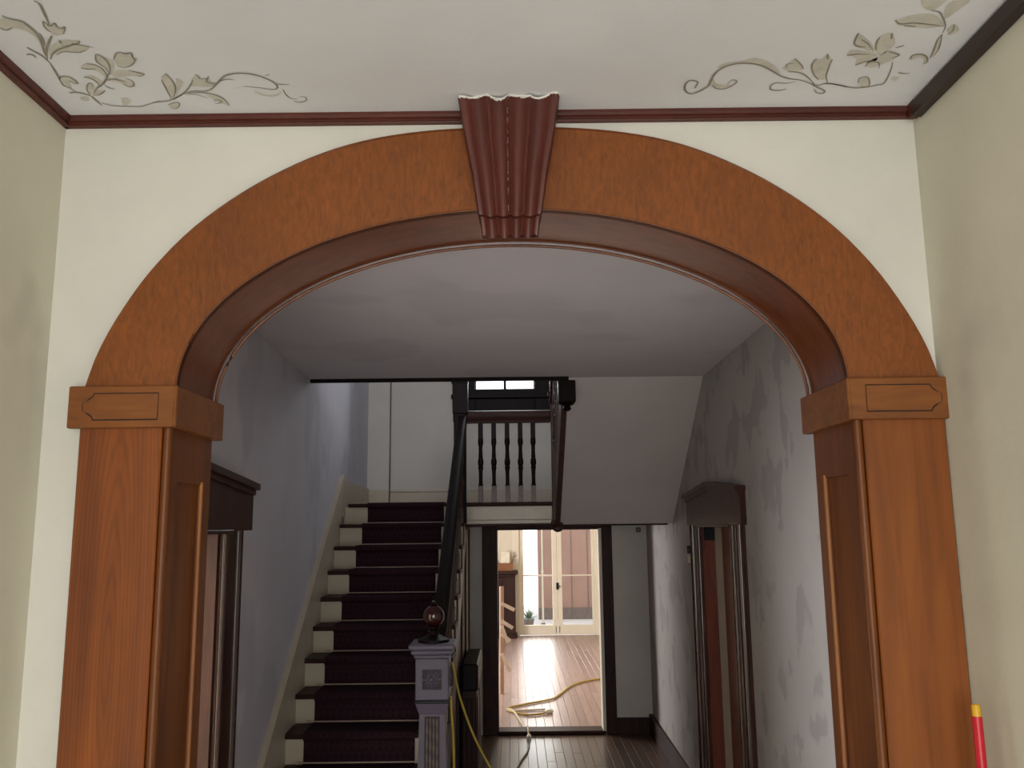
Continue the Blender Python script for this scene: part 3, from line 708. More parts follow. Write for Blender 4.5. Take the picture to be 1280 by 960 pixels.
fa = MB(); fa.cbox(-.41, .335, YL + .022, YL + .05, 2.158, ZL - .034, .003); fa.build('landing_fascia', cp, stc)
MB().cbox(-.41, .335, YL + .012, YL + .05, 2.122, 2.157, .006).build('fascia_moulding', cp, stc)
MB().cbox(-.42, 1.34, YL + .004, YL + .05, 2.098, 2.12, .004).build('soffit_edge', M['walnut_x'], stc)
def nose(y): return ZL - (YL - y)*RI/TR
m = MB()              # cream skirt board against the wall, with a moulded cap
for off0, off1, th_ in ((-.30, .315, .020), (.315, .352, .036)):
    st2 = [(y, hl(y)) for y in (4.45, 7.40)]
    m.add([(hl(y) + dx, y, max(0, nose(y) + o)) for y in (4.45, 7.40) for o, dx in ((off0, 0), (off0, th_), (off1, th_), (off1, 0))],
          [(0,1,2,3),(7,6,5,4),(0,4,5,1),(1,5,6,2),(2,6,7,3),(3,7,4,0)])
m.build('skirt_board', cp, stc)
m = MB(); m.add([(hl(y) + dx, y, z) for y in (7.36, BACK-.03) for dx, z in ((0, 2.2), (.022, 2.2), (.022, 2.51), (0, 2.51))], [(0,1,2,3),(7,6,5,4),(0,4,5,1),(1,5,6,2),(2,6,7,3),(3,7,4,0)])
m.build('landing_skirt', cp, stc)
# outer string and panelled spandrel under it
yb = YL - TR*12
m = MB(); prof = [(yb, 0)]
for i in range(12, -1, -1):
    yn = YL - TR*i + .03; zt = ZL - RI*i - .03
    prof += [(yn, zt - RI if i < 12 else 0), (yn, zt)]
prof += [(YL + .03, ZL - .30), (yb + .62, 0)]
m.prism(prof[1:], 'x', SX - .006, SX + .016); m.build('outer_string', M['mid_brown'], stc)
m = MB(); m.prism([(yb+.4, 0), (8.30, 0), (8.30, 2.11), (YL, 2.11), (YL, ZL - .32)], 'x', SX - .03, SX + .002); m.build('spandrel_panel', M['walnut'], stc)
for y in (5.4, 5.95, 6.5, 7.05, 7.6, 8.2):
    MB().cbox(SX + .0, SX + .016, y, y + .07, 0, max(.1, min(2.1, nose(y) - .33)), .004).build('spandrel_stile', M['walnut'], stc)

# turned baluster, unit height 1 between square ends
def baluster_mesh(name, h, base, mats):
    mb = MB(); s = .021
    prof = [(.021, .0), (.023, .012), (.018, .03), (.0165, .10), (.0165, .22), (.0185, .33), (.023, .37), (.0235, .40), (.017, .415), (.022, .43), (.0255, .47), (.0255, .52), (.022, .57), (.017, .60), (.0215, .615), (.0185, .64), (.0165, .74), (.0175, .84), (.021, .875), (.024, .90), (.023, 1.0)]
    zt = h*.80; hh = zt - base
    mb.mi = 0; mb.cbox(-s, s, -s, s, zt - .002, h, .003)
    mb.lathe([(r, base + u*hh) for r, u in prof], 0, 0, 12)
    mb.mi = 1; mb.cbox(-s, s, -s, s, 0, base, .003)
    return mb.mesh(name, mats, smooth=True)
bm_land = baluster_mesh('landing_baluster', .70, .145, [M['black_wood'], M['worn']])
for x in (-.285, -.168, -.049, .068, .181): place(bm_land, 'baluster', stc, (x, YL + .05, ZL))
bm_st = baluster_mesh('stair_baluster', .70, .10, [M['mid_brown'], M['mid_brown']])
for i in range(1, 11):
    for k in (0, 1):
        y = YL - TR*i + .06 + k*.135
        if y < 5.0: continue
        place(bm_st, 'baluster', stc, (SX - .022, y, ZL - RI*i))
def rail(mb, a, b, wdt=.045, hgt=.075):
    a, b = Vector(a), Vector(b); t = (b - a).normalized(); sd = t.cross(Vector((0, 0, 1))).normalized(); n = sd.cross(t)
    pr = [(-.55, 0), (-.62, .25), (-1, .42), (-1, .66), (-.72, .92), (-.25, 1.0), (.25, 1.0), (.72, .92), (1, .66), (1, .42), (.62, .25), (.55, 0)]
    return mb.sweep(2, lambda i: [tuple((a, b)[i] + sd*p*wdt + n*q*hgt) for p, q in pr])
rail(MB(), (SX-.012, 4.93, nose(4.93) + .715), (SX-.012, YL-.03, nose(YL-.03) + .715)).build('handrail', M['black_wood'], stc, True)
mb = MB(); a = Vector((SX+.012, 4.93, nose(4.93)+.700)); b = Vector((SX+.012, YL-.05, nose(YL-.05)+.700)); mb.tube([a, b], .006, 6); mb.build('rail_fillet', M['worn'], stc, True)
rail(MB(), (-.41, YL+.05, 3.010), (.335, YL+.05, 3.010), .042, .112).build('landing_rail', M['walnut_x'], stc, True)
# landing newels
def landing_newel(x, w_, z0, z1):
    mb = MB(); mb.cbox(x-w_/2, x+w_/2, YL-.02, YL-.02+w_, z0+.10, z1, .006)
    nw = mb.build('landing_newel', M['black_wood'] if x < 0 else M['mid_brown'], stc)
    mb = MB(); mb.lathe([(.0, z0), (.022, z0+.005), (.044, z0+.022), (.046, z0+.040), (.030, z0+.055), (.050, z0+.065), (w_*.68, z0+.075), (w_*.68, z0+.10)], x, YL-.02+w_/2, 16); mb.build('newel_drop', M['mid_brown'], nw, True)
    mb = MB(); mb.cbox(x-w_/2-.02, x+w_/2+.02, YL-.04, YL+w_, z1, z1+.03, .006); mb.lathe([(.03, z1+.03), (.03, z1+.05), (.05, z1+.08), (.055, z1+.11), (.04, z1+.15), (.0, z1+.165)], x, YL-.02+w_/2, 14); mb.build('newel_cap', M['black_wood'], nw, True)
    return nw
n1 = landing_newel(-.465, .108, 2.0, 3.36)
n2 = landing_newel(.385, .090, 2.045, 3.25)
MB().cbox(-.53, -.395, YL-.036, YL+.10, 3.09, 3.38, .005).build('newel_block', M['black_wood'], n1)

# great newel at the foot
NX, NY = -.443, 4.85
def sq(mb, z0, w0, z1, w1):
    a, b = w0/2, w1/2
    return mb.add([(NX-a, NY-a, z0), (NX+a, NY-a, z0), (NX+a, NY+a, z0), (NX-a, NY+a, z0), (NX-b, NY-b, z1), (NX+b, NY-b, z1), (NX+b, NY+b, z1), (NX-b, NY+b, z1)],
                  [(3,2,1,0),(4,5,6,7),(0,1,5,4),(1,2,6,5),(2,3,7,6),(3,0,4,7)])
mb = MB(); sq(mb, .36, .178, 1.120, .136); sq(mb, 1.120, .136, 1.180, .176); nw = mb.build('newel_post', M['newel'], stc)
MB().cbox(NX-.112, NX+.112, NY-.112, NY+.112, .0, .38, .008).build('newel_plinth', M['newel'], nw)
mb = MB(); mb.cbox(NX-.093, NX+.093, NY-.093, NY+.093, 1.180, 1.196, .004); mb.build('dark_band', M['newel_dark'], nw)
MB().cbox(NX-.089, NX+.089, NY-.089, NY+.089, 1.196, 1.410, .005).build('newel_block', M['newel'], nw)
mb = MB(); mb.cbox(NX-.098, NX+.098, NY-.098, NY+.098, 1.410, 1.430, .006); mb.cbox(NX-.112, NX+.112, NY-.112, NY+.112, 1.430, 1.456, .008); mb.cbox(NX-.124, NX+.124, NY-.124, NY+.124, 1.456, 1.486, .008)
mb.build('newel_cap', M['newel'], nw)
mb = MB(); mb.lathe([(.085, 1.486), (.085, 1.500), (.055, 1.512), (.030, 1.525), (.024, 1.545), (.034, 1.555), (.028, 1.565), (.036, 1.572)], NX, NY, 18); fin = mb.build('finial_stem', M['black_wood'], nw, True)
mb = MB(); mb.lathe([(.0, 1.565)] + [(.058*math.sin(a), 1.622 - .058*math.cos(a)) for a in [math.pi*k/12 for k in range(1, 12)]] + [(.0, 1.680)], NX, NY, 20); mb.build('finial_ball', M['ball'], nw, True)
mb = MB(); mb.lathe([(.018, 1.676), (.022, 1.682), (.012, 1.690), (.0, 1.700)], NX, NY, 12); mb.build('finial_button', M['black_wood'], nw, True)
def rosette(face):
    """square carved rosette on one face of the block"""
    P = (lambda u, v, d: (NX + u, NY - .089 - d, 1.302 + v)) if face == 0 else (lambda u, v, d: (NX + .089 + d, NY + u, 1.302 + v))
    mb = MB(); q = .052
    mb.add([P(-q, -q, .0008), P(q, -q, .0008), P(q, q, .0008), P(-q, q, .0008)], [(0, 1, 2, 3)])
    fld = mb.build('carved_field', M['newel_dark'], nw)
    for k in range(12):
        a = math.pi*2*k/12; L = .046 if k % 3 else .058
        mb = MB(); ca, sa = math.cos(a), math.sin(a)
        pts = []
        for t, wd, d in ((.25, .003, .003), (.5, .006, .008), (.78, .006, .006), (1, .001, .002)):
            pts.append([(ca*L*t - sa*wd*e, sa*L*t + ca*wd*e, d*(1 if e == 0 else .25)) for e in (-1, 0, 1)])
        mb.sweep(4, lambda i: [P(max(-q, min(q, p[0])), max(-q, min(q, p[1])), p[2]) for p in pts[i]], False)
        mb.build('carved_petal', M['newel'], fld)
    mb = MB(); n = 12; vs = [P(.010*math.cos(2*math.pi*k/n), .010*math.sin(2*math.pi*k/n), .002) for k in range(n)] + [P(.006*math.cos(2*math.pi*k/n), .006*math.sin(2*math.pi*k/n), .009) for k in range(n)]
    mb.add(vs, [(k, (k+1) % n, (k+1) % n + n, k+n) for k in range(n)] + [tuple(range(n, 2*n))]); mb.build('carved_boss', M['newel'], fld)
rosette(0); rosette(1)
def wn_(z): return .178/2 + (z - .36)/(1.12 - .36)*(.136 - .178)/2
mb = MB(); z0, z1 = .46, 1.112
mb.add([(NX-.042, NY-wn_(z0)-.001, z0), (NX+.042, NY-wn_(z0)-.001, z0), (NX+.040, NY-wn_(z1)-.001, z1), (NX-.040, NY-wn_(z1)-.001, z1)], [(0,1,2,3)])
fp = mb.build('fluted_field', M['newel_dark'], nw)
for k in range(4):
    xk = -.027 + k*.018
    mb = MB(); mb.tube([(NX + xk, NY - wn_(z) - .001, z) for z in [z0 + .012 + (z1 - z0 - .024)*j/30 for j in range(31)]], [.0045 + .0022*math.sin(j*1.9 + k) for j in range(31)], 6); mb.build('reed', M['worn'], fp, True)

# ------------------------------------------------------------------ stair carpet with rods
RX0, RX1 = -1.272, -.606
cr = thing('stair_runner', 'dark maroon patterned carpet runner held by thin rods on the stairs', 'carpet', (-.94, 5.6, 0))
top = [(8.60, ZL + .008)]
for i in range(0, 13):
    yn = YL - TR*i; zt = ZL - RI*i
    top += [(yn + .004, zt + .008), (yn - .006, zt + .001), (yn - .007, zt - .022), (yn + .003, zt - .034), (yn + .021, zt - .040), (yn + .020, zt - RI + .012)]
    if i < 12: top += [(yn + .014, zt - RI + .008)]
n = len(top); m = MB()
bot = []
for k, (y, z) in enumerate(top): bot.append((y + .004, z - .006))
vs = [(RX0, y, z) for y, z in top] + [(RX1, y, z) for y, z in top] + [(RX0, y, z) for y, z in bot] + [(RX1, y, z) for y, z in bot]
fs = [(k, k+1, n+k+1, n+k) for k in range(n-1)] + [(k+1, k, 2*n+k, 2*n+k+1) for k in range(n-1)] + [(n+k, n+k+1, 3*n+k+1, 3*n+k) for k in range(n-1)] + [(2*n+k+1, 2*n+k, 3*n+k, 3*n+k+1) for k in range(n-1)]
m.add(vs, fs).build('carpet_strip', M['carpet'], cr)
mb = MB(); mb.tube([(RX0-.035, 0, 0), (RX1+.03, 0, 0)], .0045, 6)
for xx in (RX0-.035, RX1+.03): mb.cbox(xx-.012, xx+.012, -.008, .010, -.008, .008, .002)
rod = mb.mesh('stair_rod', [M['brass']], smooth=True)
for i in range(0, 12): place(rod, 'stair_rod', cr, (0, YL - TR*i + .012, ZL - RI*(i+1) + .012))

# ------------------------------------------------------------------ upper flight (seen from below)
uf = thing('upper_staircase', 'upper stair flight with white sloping plaster underside and walnut balusters', 'staircase', (.9, 6.8, 2.1))
XS0, XS1 = .405, 1.345
yA, zA, yB, zB = YL + .0, 2.112, 6.03, 3.138
m = MB(); m.add([(XS0, yA, zA), (hr(yA), yA, zA), (hr(yB), yB, zB), (XS0, yB, zB), (XS0, yA, zA+.03), (hr(yA), yA, zA+.03), (hr(yB), yB, zB+.03), (XS0, yB, zB+.03)],
    [(0,1,2,3),(7,6,5,4),(0,4,5,1),(1,5,6,2),(2,6,7,3),(3,7,4,0)]); m.build('plaster_soffit', M['soffit_plaster'], uf)
for i in range(6):
    zt = ZL + RI*(i+1); yn = YL - TR*i
    MB().box(XS0, XS1, yn - .02, yn, zt - RI, zt - .03).build('riser', cp, uf)
    MB().cbox(XS0, XS1, yn - TR - .02, yn + .03, zt - .03, zt, .005).build('tread', M['walnut_x'], uf)
def unose(y): return ZL + RI + (YL - y)*RI/TR
m = MB()
so_ = lambda y: zA + (yA - y)*(zB - zA)/(yA - yB)
m.prism([(YL, so_(YL) - .012), (YL, 2.47), (6.16, unose(6.16) + .02), (6.03, unose(6.16) + .02), (6.03, so_(6.03) - .012)], 'x', .362, .404)
m.build('string_board', M['mid_brown'], uf)
for i in range(1, 11):
    y = YL - .12 - (i-1)*.142
    place(bm_st, 'baluster', uf, (.372, y, unose(y) - .02))
rail(MB(), (.375, YL - .02, unose(YL) + .66), (.375, 6.10, unose(6.1) + .66)).build('handrail', M['walnut'], uf, True)
mb = MB(); mb.cbox(.330, .452, 6.035, 6.155, 2.965, 3.125, .008); un = mb.build('newel_block', M['black_wood'], uf)
mb = MB(); mb.cbox(.345, .43, 6.045, 6.135, 3.125, 4.4, .006); mb.build('newel_shaft', M['black_wood'], un)
mb = MB(); mb.lathe([(.0, 2.905), (.020, 2.910), (.032, 2.928), (.022, 2.945), (.05, 2.955), (.056, 2.966)], .391, 6.095, 16); mb.build('newel_drop', M['black_wood'], un, True)

# ------------------------------------------------------------------ pedimented doors on the hall side walls
def side_door(name, xf, s, ymid, label, leaf):
    """s = +1 when the wall is on the +x side; built against xf(y)"""
    t = thing(name, label, 'door', (xf(ymid), ymid, 0), kind='structure')
    cm = M['casing']; hw = .5; cw = .235
    def X(y, d): return xf(y) - s*d           # d = how far it stands out into the hall
    def board(nm, ya, yb, za, zb, d0, d1, mat, par=t, c=.004):
        x0, x1 = sorted((X((ya+yb)/2, d0), X((ya+yb)/2, d1)))
        return MB().cbox(x0, x1, ya, yb, za, zb, c).build(nm, mat, par)
    for q in (-1, 1):
        a, b = sorted((ymid + q*hw, ymid + q*(hw + cw)))
        board('casing_board', a, b, 0, 2.10, -.01, .026, cm)
        e0, e1 = sorted((ymid + q*(hw + cw - .045), ymid + q*(hw + cw + .01)))
        mb = MB(); xc = X((e0+e1)/2, .03)
        mb.tube([(xc, (e0+e1)/2, 0), (xc, (e0+e1)/2, 2.10)], .024, 14); mb.build('casing_bead', M['casing_gloss'], t, True)
        mb = MB(); mb.tube([(X(ymid+q*hw, .024), ymid + q*(hw+.018), 0), (X(ymid+q*hw, .024), ymid + q*(hw+.018), 2.10)], .017, 14); mb.build('casing_bead', M['casing_gloss'], t, True)
        # jamb lining
        ja, jb = sorted((ymid + q*hw, ymid + q*(hw - .02)))
        board('jamb', ja, jb, 0, 2.095, -.12, .005, M['door_red'] if leaf == 'red' else cm, t, .002)
    fw_ = hw + cw + .045
    zc = lambda y: 2.268 + (1 - abs(y - ymid)/fw_)*.062
    mb = MB(); x0, x1 = X(ymid, -.01), X(ymid, .048)
    mb.prism([(ymid - fw_, 2.095), (ymid + fw_, 2.095), (ymid + fw_, zc(ymid+fw_)), (ymid, zc(ymid)), (ymid - fw_, zc(ymid-fw_))], 'x', min(x0, x1), max(x0, x1)); mb.build('head_board', cm, t)
    board('head_bead', ymid - hw, ymid + hw, 2.080, 2.100, -.14, .052, cm, t, .005)
    ex = .012
    for k, (z0_, z1_, d) in enumerate(((-.004, .022, .060), (.022, .052, .078))):
        mb = MB(); x0, x1 = X(ymid, -.01), X(ymid, d); w2 = fw_ + (ex if k else .0)
        zz = lambda y, o: 2.268 + (1 - abs(y - ymid)/fw_)*.062 + o
        mb.prism([(ymid - w2, zz(ymid-w2, z0_)), (ymid, zz(ymid, z0_)), (ymid + w2, zz(ymid+w2, z0_)), (ymid + w2, zz(ymid+w2, z1_)), (ymid, zz(ymid, z1_)), (ymid - w2, zz(ymid-w2, z1_))], 'x', min(x0, x1), max(x0, x1))
        mb.build('pediment_cap', cm, t)
    if leaf == 'red':
        lf = board('door_leaf', ymid - hw + .02, ymid + .25, .005, 2.08, -.118, -.085, M['door_red'])
        for za, zb in ((.18, .80), (.95, 1.9)): board('door_panel', ymid - .38, ymid + .16, za, zb, -.087, -.078, M['door_red'], lf, .006)
        board('lit_gap_strip', ymid + .25, ymid + hw - .02, .005, 2.08, -.118, -.082, M['cream_paint'])  # cream strip stands in for the lit room wall beyond the gap
        board('dark_block', ymid + hw - .035, ymid + hw - .018, 1.985, 2.08, -.10, -.004, M['iron'])  # dark block at the top of the far jamb
    return t, X
side_door('door_2', hl, -1, 3.47, 'dark cased open doorway with low pediment just behind the arch pilaster', 'open')
d3, X3 = side_door('door_3', hr, 1, 5.80, 'dark cased doorway with low pediment and red brown leaf on the patchy wall', 'red')
hg = None
for k, zz in enumerate((1.845, 1.915)):
    mb = MB(); yq = 6.55; xq = X3(yq, .058)
    mb.tube([(xq, yq, zz-.028), (xq, yq, zz+.028)], .013, 10); mb.tube([(xq, yq-.03, zz), (xq, yq+.03, zz)], .008, 8)
    mb.build('hinge_knuckle', M['iron'] if k else M['white_cord'], d3, True)

# ------------------------------------------------------------------ back doorway and the room behind
d1 = thing('door_1', 'dark cased back doorway opening into the bright room', 'doorway', (.36, BACK, 0), kind='structure')
for x0, x1, nm in ((-.335, DX0, 'casing_board'), (DX1+.02, 1.035, 'casing_board')): MB().cbox(x0, x1, BACK-.032, BACK, 0, 2.10, .005).build(nm, M['walnut'], d1)
MB().cbox(-.335, 1.035, BACK-.034, BACK, DZ, 2.096, .004).build('head_casing', M['walnut'], d1)
MB().box(DX0-.001, DX0+.012, BACK, BACK+.16, 0, DZ).build('jamb', M['walnut'], d1)
MB().box(DX1-.012, DX1+.02, BACK-.02, BACK+.16, 0, DZ).build('jamb', M['room_wall'], d1)
MB().box(DX0, DX1, BACK, BACK+.16, DZ-.012, DZ).build('head_jamb', M['walnut'], d1)
MB().cbox(DX0, DX1+.02, BACK-.03, BACK+.20, -.002, .036, .012).build('threshold', M['walnut_x'], d1)
lf = MB().cbox(DX0-1.02, DX0-.06, BACK+.215, BACK+.253, .02, DZ-.01, .003).build('door_leaf', M['walnut'], d1)
for zz in (.35, 1.05, 1.75): 
    mb = MB(); mb.tube([(DX0-.05, BACK+.21, zz-.05), (DX0-.05, BACK+.21, zz+.05)], .009, 8); mb.build('hinge_knuckle', M['iron'], lf, True)
mb = MB(); mb.lathe([(.0, 0), (.012, .002), (.012, .02), (.026, .035), (.028, .05), (.018, .062), (.0, .066)], 0, 0, 14)
kn = place(mb.mesh('door_knob', [M['brass']], smooth=True), 'door_knob', lf, (DX0-.95, BACK+.253, .98), (R(-90), 0, 0))

RY0, RY1, RXL, RXR, RZ = BACK + .14, 17.30, -2.6, 3.0, 3.0
FX0, FX1, FZ = .10, 1.58, 2.42
struct(MB().box(RXL, RXR, RY0, RY1+.12, -.1, -.012).build('floor_room_underlay', M['room_board']), 'subfloor under the reddish boards of the bright room', 'floor')
f2 = thing('floor_room', 'reddish shiny floor boards of the bright room behind the back doorway', 'floor', (0, 13, 0), kind='structure')
x = RXL + .03; bw = .093
while x < RXR - .1:
    inv = -.75 < x < 1.9
    cuts = [RY0 + .06] + ([11.6 + rr.uniform(-1, 1), 14.4 + rr.uniform(-1, 1)] if inv else []) + [RY1]
    for a, b in zip(cuts, cuts[1:]):
        MB().cbox(x + .001, x + bw - .001, a + .001, b - .001, -.013, rr.uniform(-.0008, 0), .0022).build('floor_board', M['room_board'], f2)
    x += bw
struct(MB().box(RXL, RXR, RY0, RY1+.12, RZ, RZ+.1).build('ceiling_room', M['room_wall']), 'white ceiling of the bright room', 'ceiling')
m = MB(); m.box(RXL-.1, RXL, RY0, 11.7, -.1, RZ+.1); m.box(RXL-.1, RXL, 13.5, RY1+.12, -.1, RZ+.1); m.box(RXL-.1, RXL, 11.7, 13.5, -.1, .8); m.box(RXL-.1, RXL, 11.7, 13.5, 2.4, RZ+.1)
struct(m.build('wall_room_left', M['room_wall']), 'warm white window wall of the bright room', 'wall')
m = MB(); m.box(RXR, RXR+.1, RY0, RY1+.12, -.1, RZ+.1)
struct(m.build('wall_room_right', M['room_wall']), 'warm white blank side wall of the bright room', 'wall')
m = MB(); m.box(RXL, FX0, RY1, RY1+.12, 0, RZ); m.box(FX1, RXR, RY1, RY1+.12, 0, RZ); m.box(FX0, FX1, RY1, RY1+.12, FZ, RZ)
struct(m.build('wall_room_back', M['room_wall']), 'warm white wall around the glazed double doors', 'wall')
m = MB(); m.box(RXL, -1.75, RY0-.02, RY0+.05, 0, RZ); m.box(1.6, RXR, RY0-.02, RY0+.05, 0, RZ)
struct(m.build('wall_room_front', M['room_wall']), 'warm white wall beside the back doorway, room side', 'wall')
fd = thing('door_4', 'cream glazed double doors at the end of the bright room', 'door', (.84, RY1, 0), kind='structure')
cp2 = M['room_wall']
MB().cbox(FX0-.14, FX0, RY1-.03, RY1, 0, FZ+.1, .006).build('casing_board', cp2, fd); MB().cbox(FX1, FX1+.12, RY1-.03, RY1, 0, FZ+.1, .006).build('casing_board', cp2, fd)
MB().cbox(FX0-.14, FX1+.12, RY1-.03, RY1, FZ, FZ+.12, .006).build('casing_head', cp2, fd)
for a, b in ((FX0, .842), (.848, FX1)):
    mid = a + (b-a)/2
    lf = MB().cbox(a, b, RY1+.02, RY1+.06, .01, .195, .004).build('bottom_rail', cp2, fd)
    MB().cbox(a, b, RY1+.02, RY1+.06, FZ-.12, FZ, .004).build('top_rail', cp2, fd)
    s0, s1 = (.082, .092) if a < .5 else (.092, .055)
    MB().cbox(a, a+s0, RY1+.02, RY1+.06, .19, FZ-.11, .004).build('stile', cp2, fd); MB().cbox(b-s1, b, RY1+.02, RY1+.06, .19, FZ-.11, .004).build('stile', cp2, fd)
    MB().cbox(a+s0, b-s1, RY1+.025, RY1+.055, 1.125, 1.150, .004).build('glazing_bar', cp2, fd)
    for z0_, z1_ in ((.195, 1.125), (1.150, FZ-.12)): MB().box(a+s0, b-s1, RY1+.038, RY1+.042, z0_, z1_).build('pane', M['glass'], fd)
mb = MB(); mb.cbox(.825, .872, RY1-.005, RY1+.02, .87, 1.0, .004); mb.tube([(.85, RY1-.04, .93), (.90, RY1-.045, .93)], .011, 8); mb.tube([(.85, RY1, .93), (.85, RY1-.045, .93)], .011, 8); mb.build('door_handle', M['iron'], fd)
MB().cbox(.80, .81, RY1+.005, RY1+.02, .05, .17, .002).build('floor_bolt', M['worn'], fd); MB().cbox(.87, .88, RY1+.005, RY1+.02, .05, .17, .002).build('floor_bolt', M['worn'], fd)

# mantel with a basket
mt = thing('mantelpiece', 'dark wooden mantelpiece beside the glazed double doors', 'mantelpiece', (-.5, 17.0, 0))
MB().cbox(-1.10, .05, 16.90, RY1, 0, .08, .005).build('plinth', M['walnut'], mt)
for a, b in ((-1.05, -.82), (-.22, .02)):
    MB().cbox(a, b, 16.93, RY1, .08, 1.14, .006).build('side_post', M['walnut'], mt)
MB().cbox(-.82, -.22, 16.97, RY1, .85, 1.14, .005).build('frieze', M['walnut'], mt)
MB().box(-.82, -.22, 17.2, RY1, .08, .85).build('firebox', M['iron'], mt)
MB().cbox(-1.06, .03, 16.91, RY1, 1.14, 1.19, .01).build('bed_moulding', M['walnut'], mt)
MB().cbox(-1.12, .075, 16.86, RY1, 1.19, 1.255, .012).build('shelf', M['walnut'], mt)
bk = thing('basket', 'brown wicker basket with white paper and twigs on the mantelpiece', 'basket', (-.17, 17.05, 1.256))
mb = MB(); mb.sweep(3, lambda i: [(-.17 + x*(.135, .15, .155)[i], 17.05 + y*(.08, .09, .095)[i], (1.256, 1.33, 1.40)[i]) for x, y in ((-1,-1),(1,-1),(1,1),(-1,1))]); mb.build('wicker_body', M['brown_box'], bk)
mb = MB(); mb.add([(-.26, 17.00, 1.38), (-.09, 17.01, 1.38), (-.085, 17.06, 1.60), (-.25, 17.05, 1.62), (-.26, 17.03, 1.38), (-.09, 17.04, 1.38), (-.085, 17.09, 1.60), (-.25, 17.08, 1.62)], [(3,2,1,0),(4,5,6,7),(0,1,5,4),(1,2,6,5),(2,3,7,6),(3,0,4,7)]); mb.build('folded_paper', M['paper'], bk)
for pts in (((-.05, 17.05, 1.39), (-.02, 17.03, 1.50), (.05, 17.02, 1.54)), ((-.05, 17.05, 1.39), (.0, 17.06, 1.47), (.02, 17.06, 1.60)), ((-.28, 17.05, 1.39), (-.33, 17.03, 1.48), (-.34, 17.03, 1.58))):
    mb = MB(); mb.tube(catmull(pts, 4), .008, 5); mb.build('twig', M['worn'], bk)
# broken slatted rack leaning by the opened door
sr = thing('slatted_rack', 'tan post with loose whitened slats just inside the bright room', 'rack', (-.10, 11.4, 0))
mb = MB(); mb.tube([(-.175, 11.45, .0), (-.165, 11.5, 1.33)], .028, 8); mb.build('post', M['tan_wood'], sr)
for k, (z, dx, dz, L) in enumerate(((1.12, .90, -.44, .19), (.90, .86, -.52, .17), (.84, .36, -.93, .22), (.74, .80, -.6, .14), (.50, .45, -.90, .24))):
    a = Vector((-.17, 11.42 - .012*k, z)); d = Vector((dx, -.1, dz)).normalized()
    sd = Vector((0, 1, 0)); n_ = d.cross(sd).normalized()
    b = a + d*L; ww = .022
    mb = MB(); mb.sweep(2, lambda i: [tuple((a, b)[i] + n_*p*ww + sd*q*.007) for p, q in ((-1,-1),(1,-1),(1,1),(-1,1))]); mb.build('slat', M['pale_wood'], sr)

# porch and neighbour beyond the glazed doors
struct(MB().box(-3.5, 6.0, RY1+.12, 24, -.16, -.04).build('ground', M['porch']), 'pale paved porch beyond the glazed doors', 'ground')
nb = thing('neighbour_wall', 'red brown rendered wall standing beyond the porch', 'building', (1.4, 20.6, 0))
MB().box(.56, 2.6, 20.6, 20.8, -.04, 3.4).build('wall_face', M['brick_wall'], nb)
MB().box(.56, 2.6, 20.57, 20.6, -.04, .22).build('plinth', M['worn'], nb)
MB().box(.56, 2.6, 20.585, 20.6, 2.02, 2.06).build('string_course', M['worn'], nb)
for x in (.93, 1.34, 1.72): MB().box(x, x+.012, 20.588, 20.6, .22, 2.02).build('joint', M['worn'], nb)
pp = thing('porch_post', 'thin white post on the porch in front of the red brown wall', 'post', (.63, 19.6, 0))
mb = MB(); mb.lathe([(.030, -.04), (.030, .04), (.022, .06), (.020, 1.05), (.028, 1.08), (.028, 1.12), (.016, 1.14), (.014, 3.0)], .63, 19.6, 12); mb.build('shaft', M['cream_paint'], pp, True)
MB().cbox(.585, .675, 19.555, 19.645, -.04, -.01, .004).build('foot_plate', M['worn'], pp)
pl = thing('potted_plant', 'small dark bushy pot plant on the porch by the glazed doors', 'plant', (.30, 19.0, -.04))
mb = MB(); mb.lathe([(.09, -.04), (.12, .12), (.13, .14), (.11, .14), (.0, .13)], .30, 19.0, 14); mb.build('pot', M['worn'], pl, True)
for k in range(46):
    a = rr.uniform(0, 6.28); e = rr.uniform(.1, 1.4); L = rr.uniform(.12, .26)
    c = Vector((.30, 19.0, .14)); d = Vector((math.cos(a)*math.cos(e), math.sin(a)*math.cos(e), math.sin(e))); sd = d.cross(Vector((0,0,1))).normalized()*.025
    mb = MB(); mb.add([tuple(c), tuple(c+d*L*.5+sd), tuple(c+d*L), tuple(c+d*L*.5-sd)], [(0,1,2,3)]); mb.build('leaf', M['leaf_green'], pl)

# ------------------------------------------------------------------ loose things
cd = thing('extension_cord', 'yellow extension cord looping over the bright room floor to a white plug', 'cord', (.3, 10.8, 0))
pts = [(1.9,12.6),(1.45,12.5),(1.166,12.352),(.991,12.24),(.75,11.898),(.559,11.307),(.446,11.01),(.196,10.784),(-.043,10.567),(-.098,10.437),(-.042,10.304),(.05,10.20),(.137,10.126),(.26,10.15),(.338,10.22)]
mb = MB(); mb.tube(catmull([(x, y, .013) for x, y in pts], 5), .012, 8); mb.build('cable', M['yellow_cord'], cd, True)
mb = MB(); mb.tube([(.33, 10.215, .02), (.37, 10.25, .02), (.42, 10.285, .02)], [.014, .024, .020], 8); mb.build('plug', M['paper'], cd, True)
wc = thing('white_cable', 'dirty white cable crossing the threshold of the back doorway', 'cord', (.1, 9.4, 0))
pts = [(.34, 10.42, .012), (.142, 10.38, .011), (-.03, 10.33, .012), (-.09, 10.41, .012), (-.05, 10.34, .03), (.003, 10.175, .012), (.062, 9.734, .012), (.10, 9.48, .014), (.118, 9.40, .05), (.125, 9.25, .048), (.13, 9.18, .014), (.131, 9.10, .012)]
mb = MB(); mb.tube(catmull(pts, 5), .010, 8); mb.build('cable', M['white_cord'], wc, True)
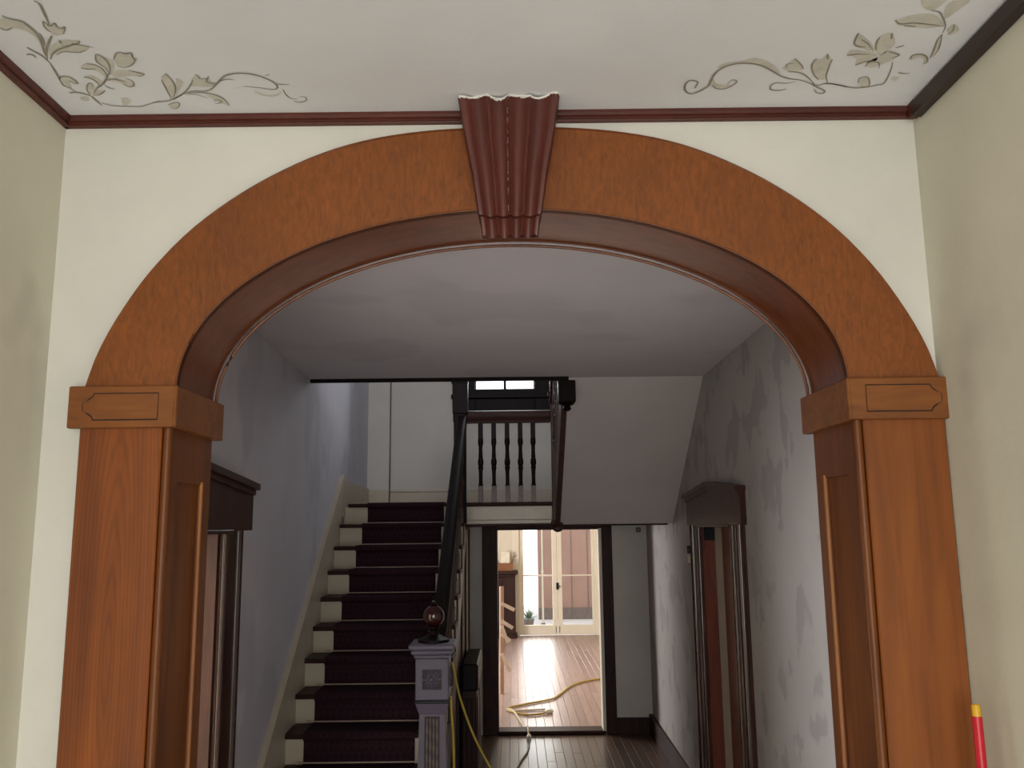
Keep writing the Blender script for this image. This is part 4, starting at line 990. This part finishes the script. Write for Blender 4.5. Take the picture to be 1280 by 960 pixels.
mb = MB(); mb.tube([(.132, 9.16, .02), (.131, 9.10, .02), (.130, 9.04, .016)], [.012, .024, .020], 8); mb.build('connector', M['paper'], wc, True)
gc = MB(); gc.tube(catmull([(.130, 9.03, .010), (.125, 8.75, .008), (.10, 8.50, .008), (.05, 8.25, .008), (.0, 7.9, .008), (-.02, 7.3, .008)], 5), .008, 8)
tag(gc.build('grey_cable', M['grey_cord'], None, True), 'grey cable trailing over the dark hall boards', 'cord')
yc = MB(); yc.tube(catmull([(-.350, 4.97, 1.36), (-.338, 4.99, 1.30), (-.322, 5.08, 1.18), (-.285, 5.15, 1.04), (-.245, 5.15, .94), (-.19, 5.15, .83), (-.13, 5.16, .72), (-.05, 5.2, .5), (.03, 5.3, .2), (.06, 5.45, .012), (.12, 5.8, .012)], 6), .0065, 8)
tag(yc.build('yellow_cord', M['yellow_cord'], None, True), 'yellow cord slanting away from the newel post towards the floor', 'cord')
yc = MB(); yc.tube(catmull([(-.349, 4.86, 1.20), (-.345, 4.85, 1.12), (-.336, 4.85, 1.0), (-.332, 4.85, .80), (-.33, 4.86, .4), (-.325, 4.87, .012), (-.25, 4.95, .012)], 6), .0065, 8)
tag(yc.build('yellow_cord', M['yellow_cord'], None, True), 'yellow cord hanging straight down beside the newel post', 'cord')
rp = thing('red_pole', 'red pole with yellow tip standing by the arch pilaster', 'pole', (.985, 1.90, 0))
mb = MB(); mb.tube([(.955, 1.86, 0), (.982, 1.925, 1.69)], .0105, 12); mb.build('shaft', M['red_plastic'], rp, True)
mb = MB(); mb.tube([(.982, 1.925, 1.688), (.9823, 1.926, 1.711), (.9824, 1.9263, 1.714)], [.0092, .0092, .007], 12); mb.build('tip', M['yellow_plastic'], rp, True)
cb = thing('hall_cabinet', 'low dark panelled cabinet against the stair side, beyond the newel', 'cabinet', (-.34, 7.2, 0))
MB().cbox(SX+.004+.014, -.30, 6.9, 7.7, 0, .86, .006).build('body', M['walnut'], cb)
MB().cbox(SX+.02, -.285, 6.86, 7.72, .86, 1.06, .012).build('padded_top', M['black_wood'], cb)
for x in (-.406, -.370, -.334): MB().cbox(x, x+.028, 6.888, 6.902, .08, .80, .004).build('front_panel', M['walnut'], cb)
for y in (6.98, 7.35): MB().cbox(-.303, -.292, y, y+.28, .08, .80, .004).build('side_panel', M['walnut'], cb)
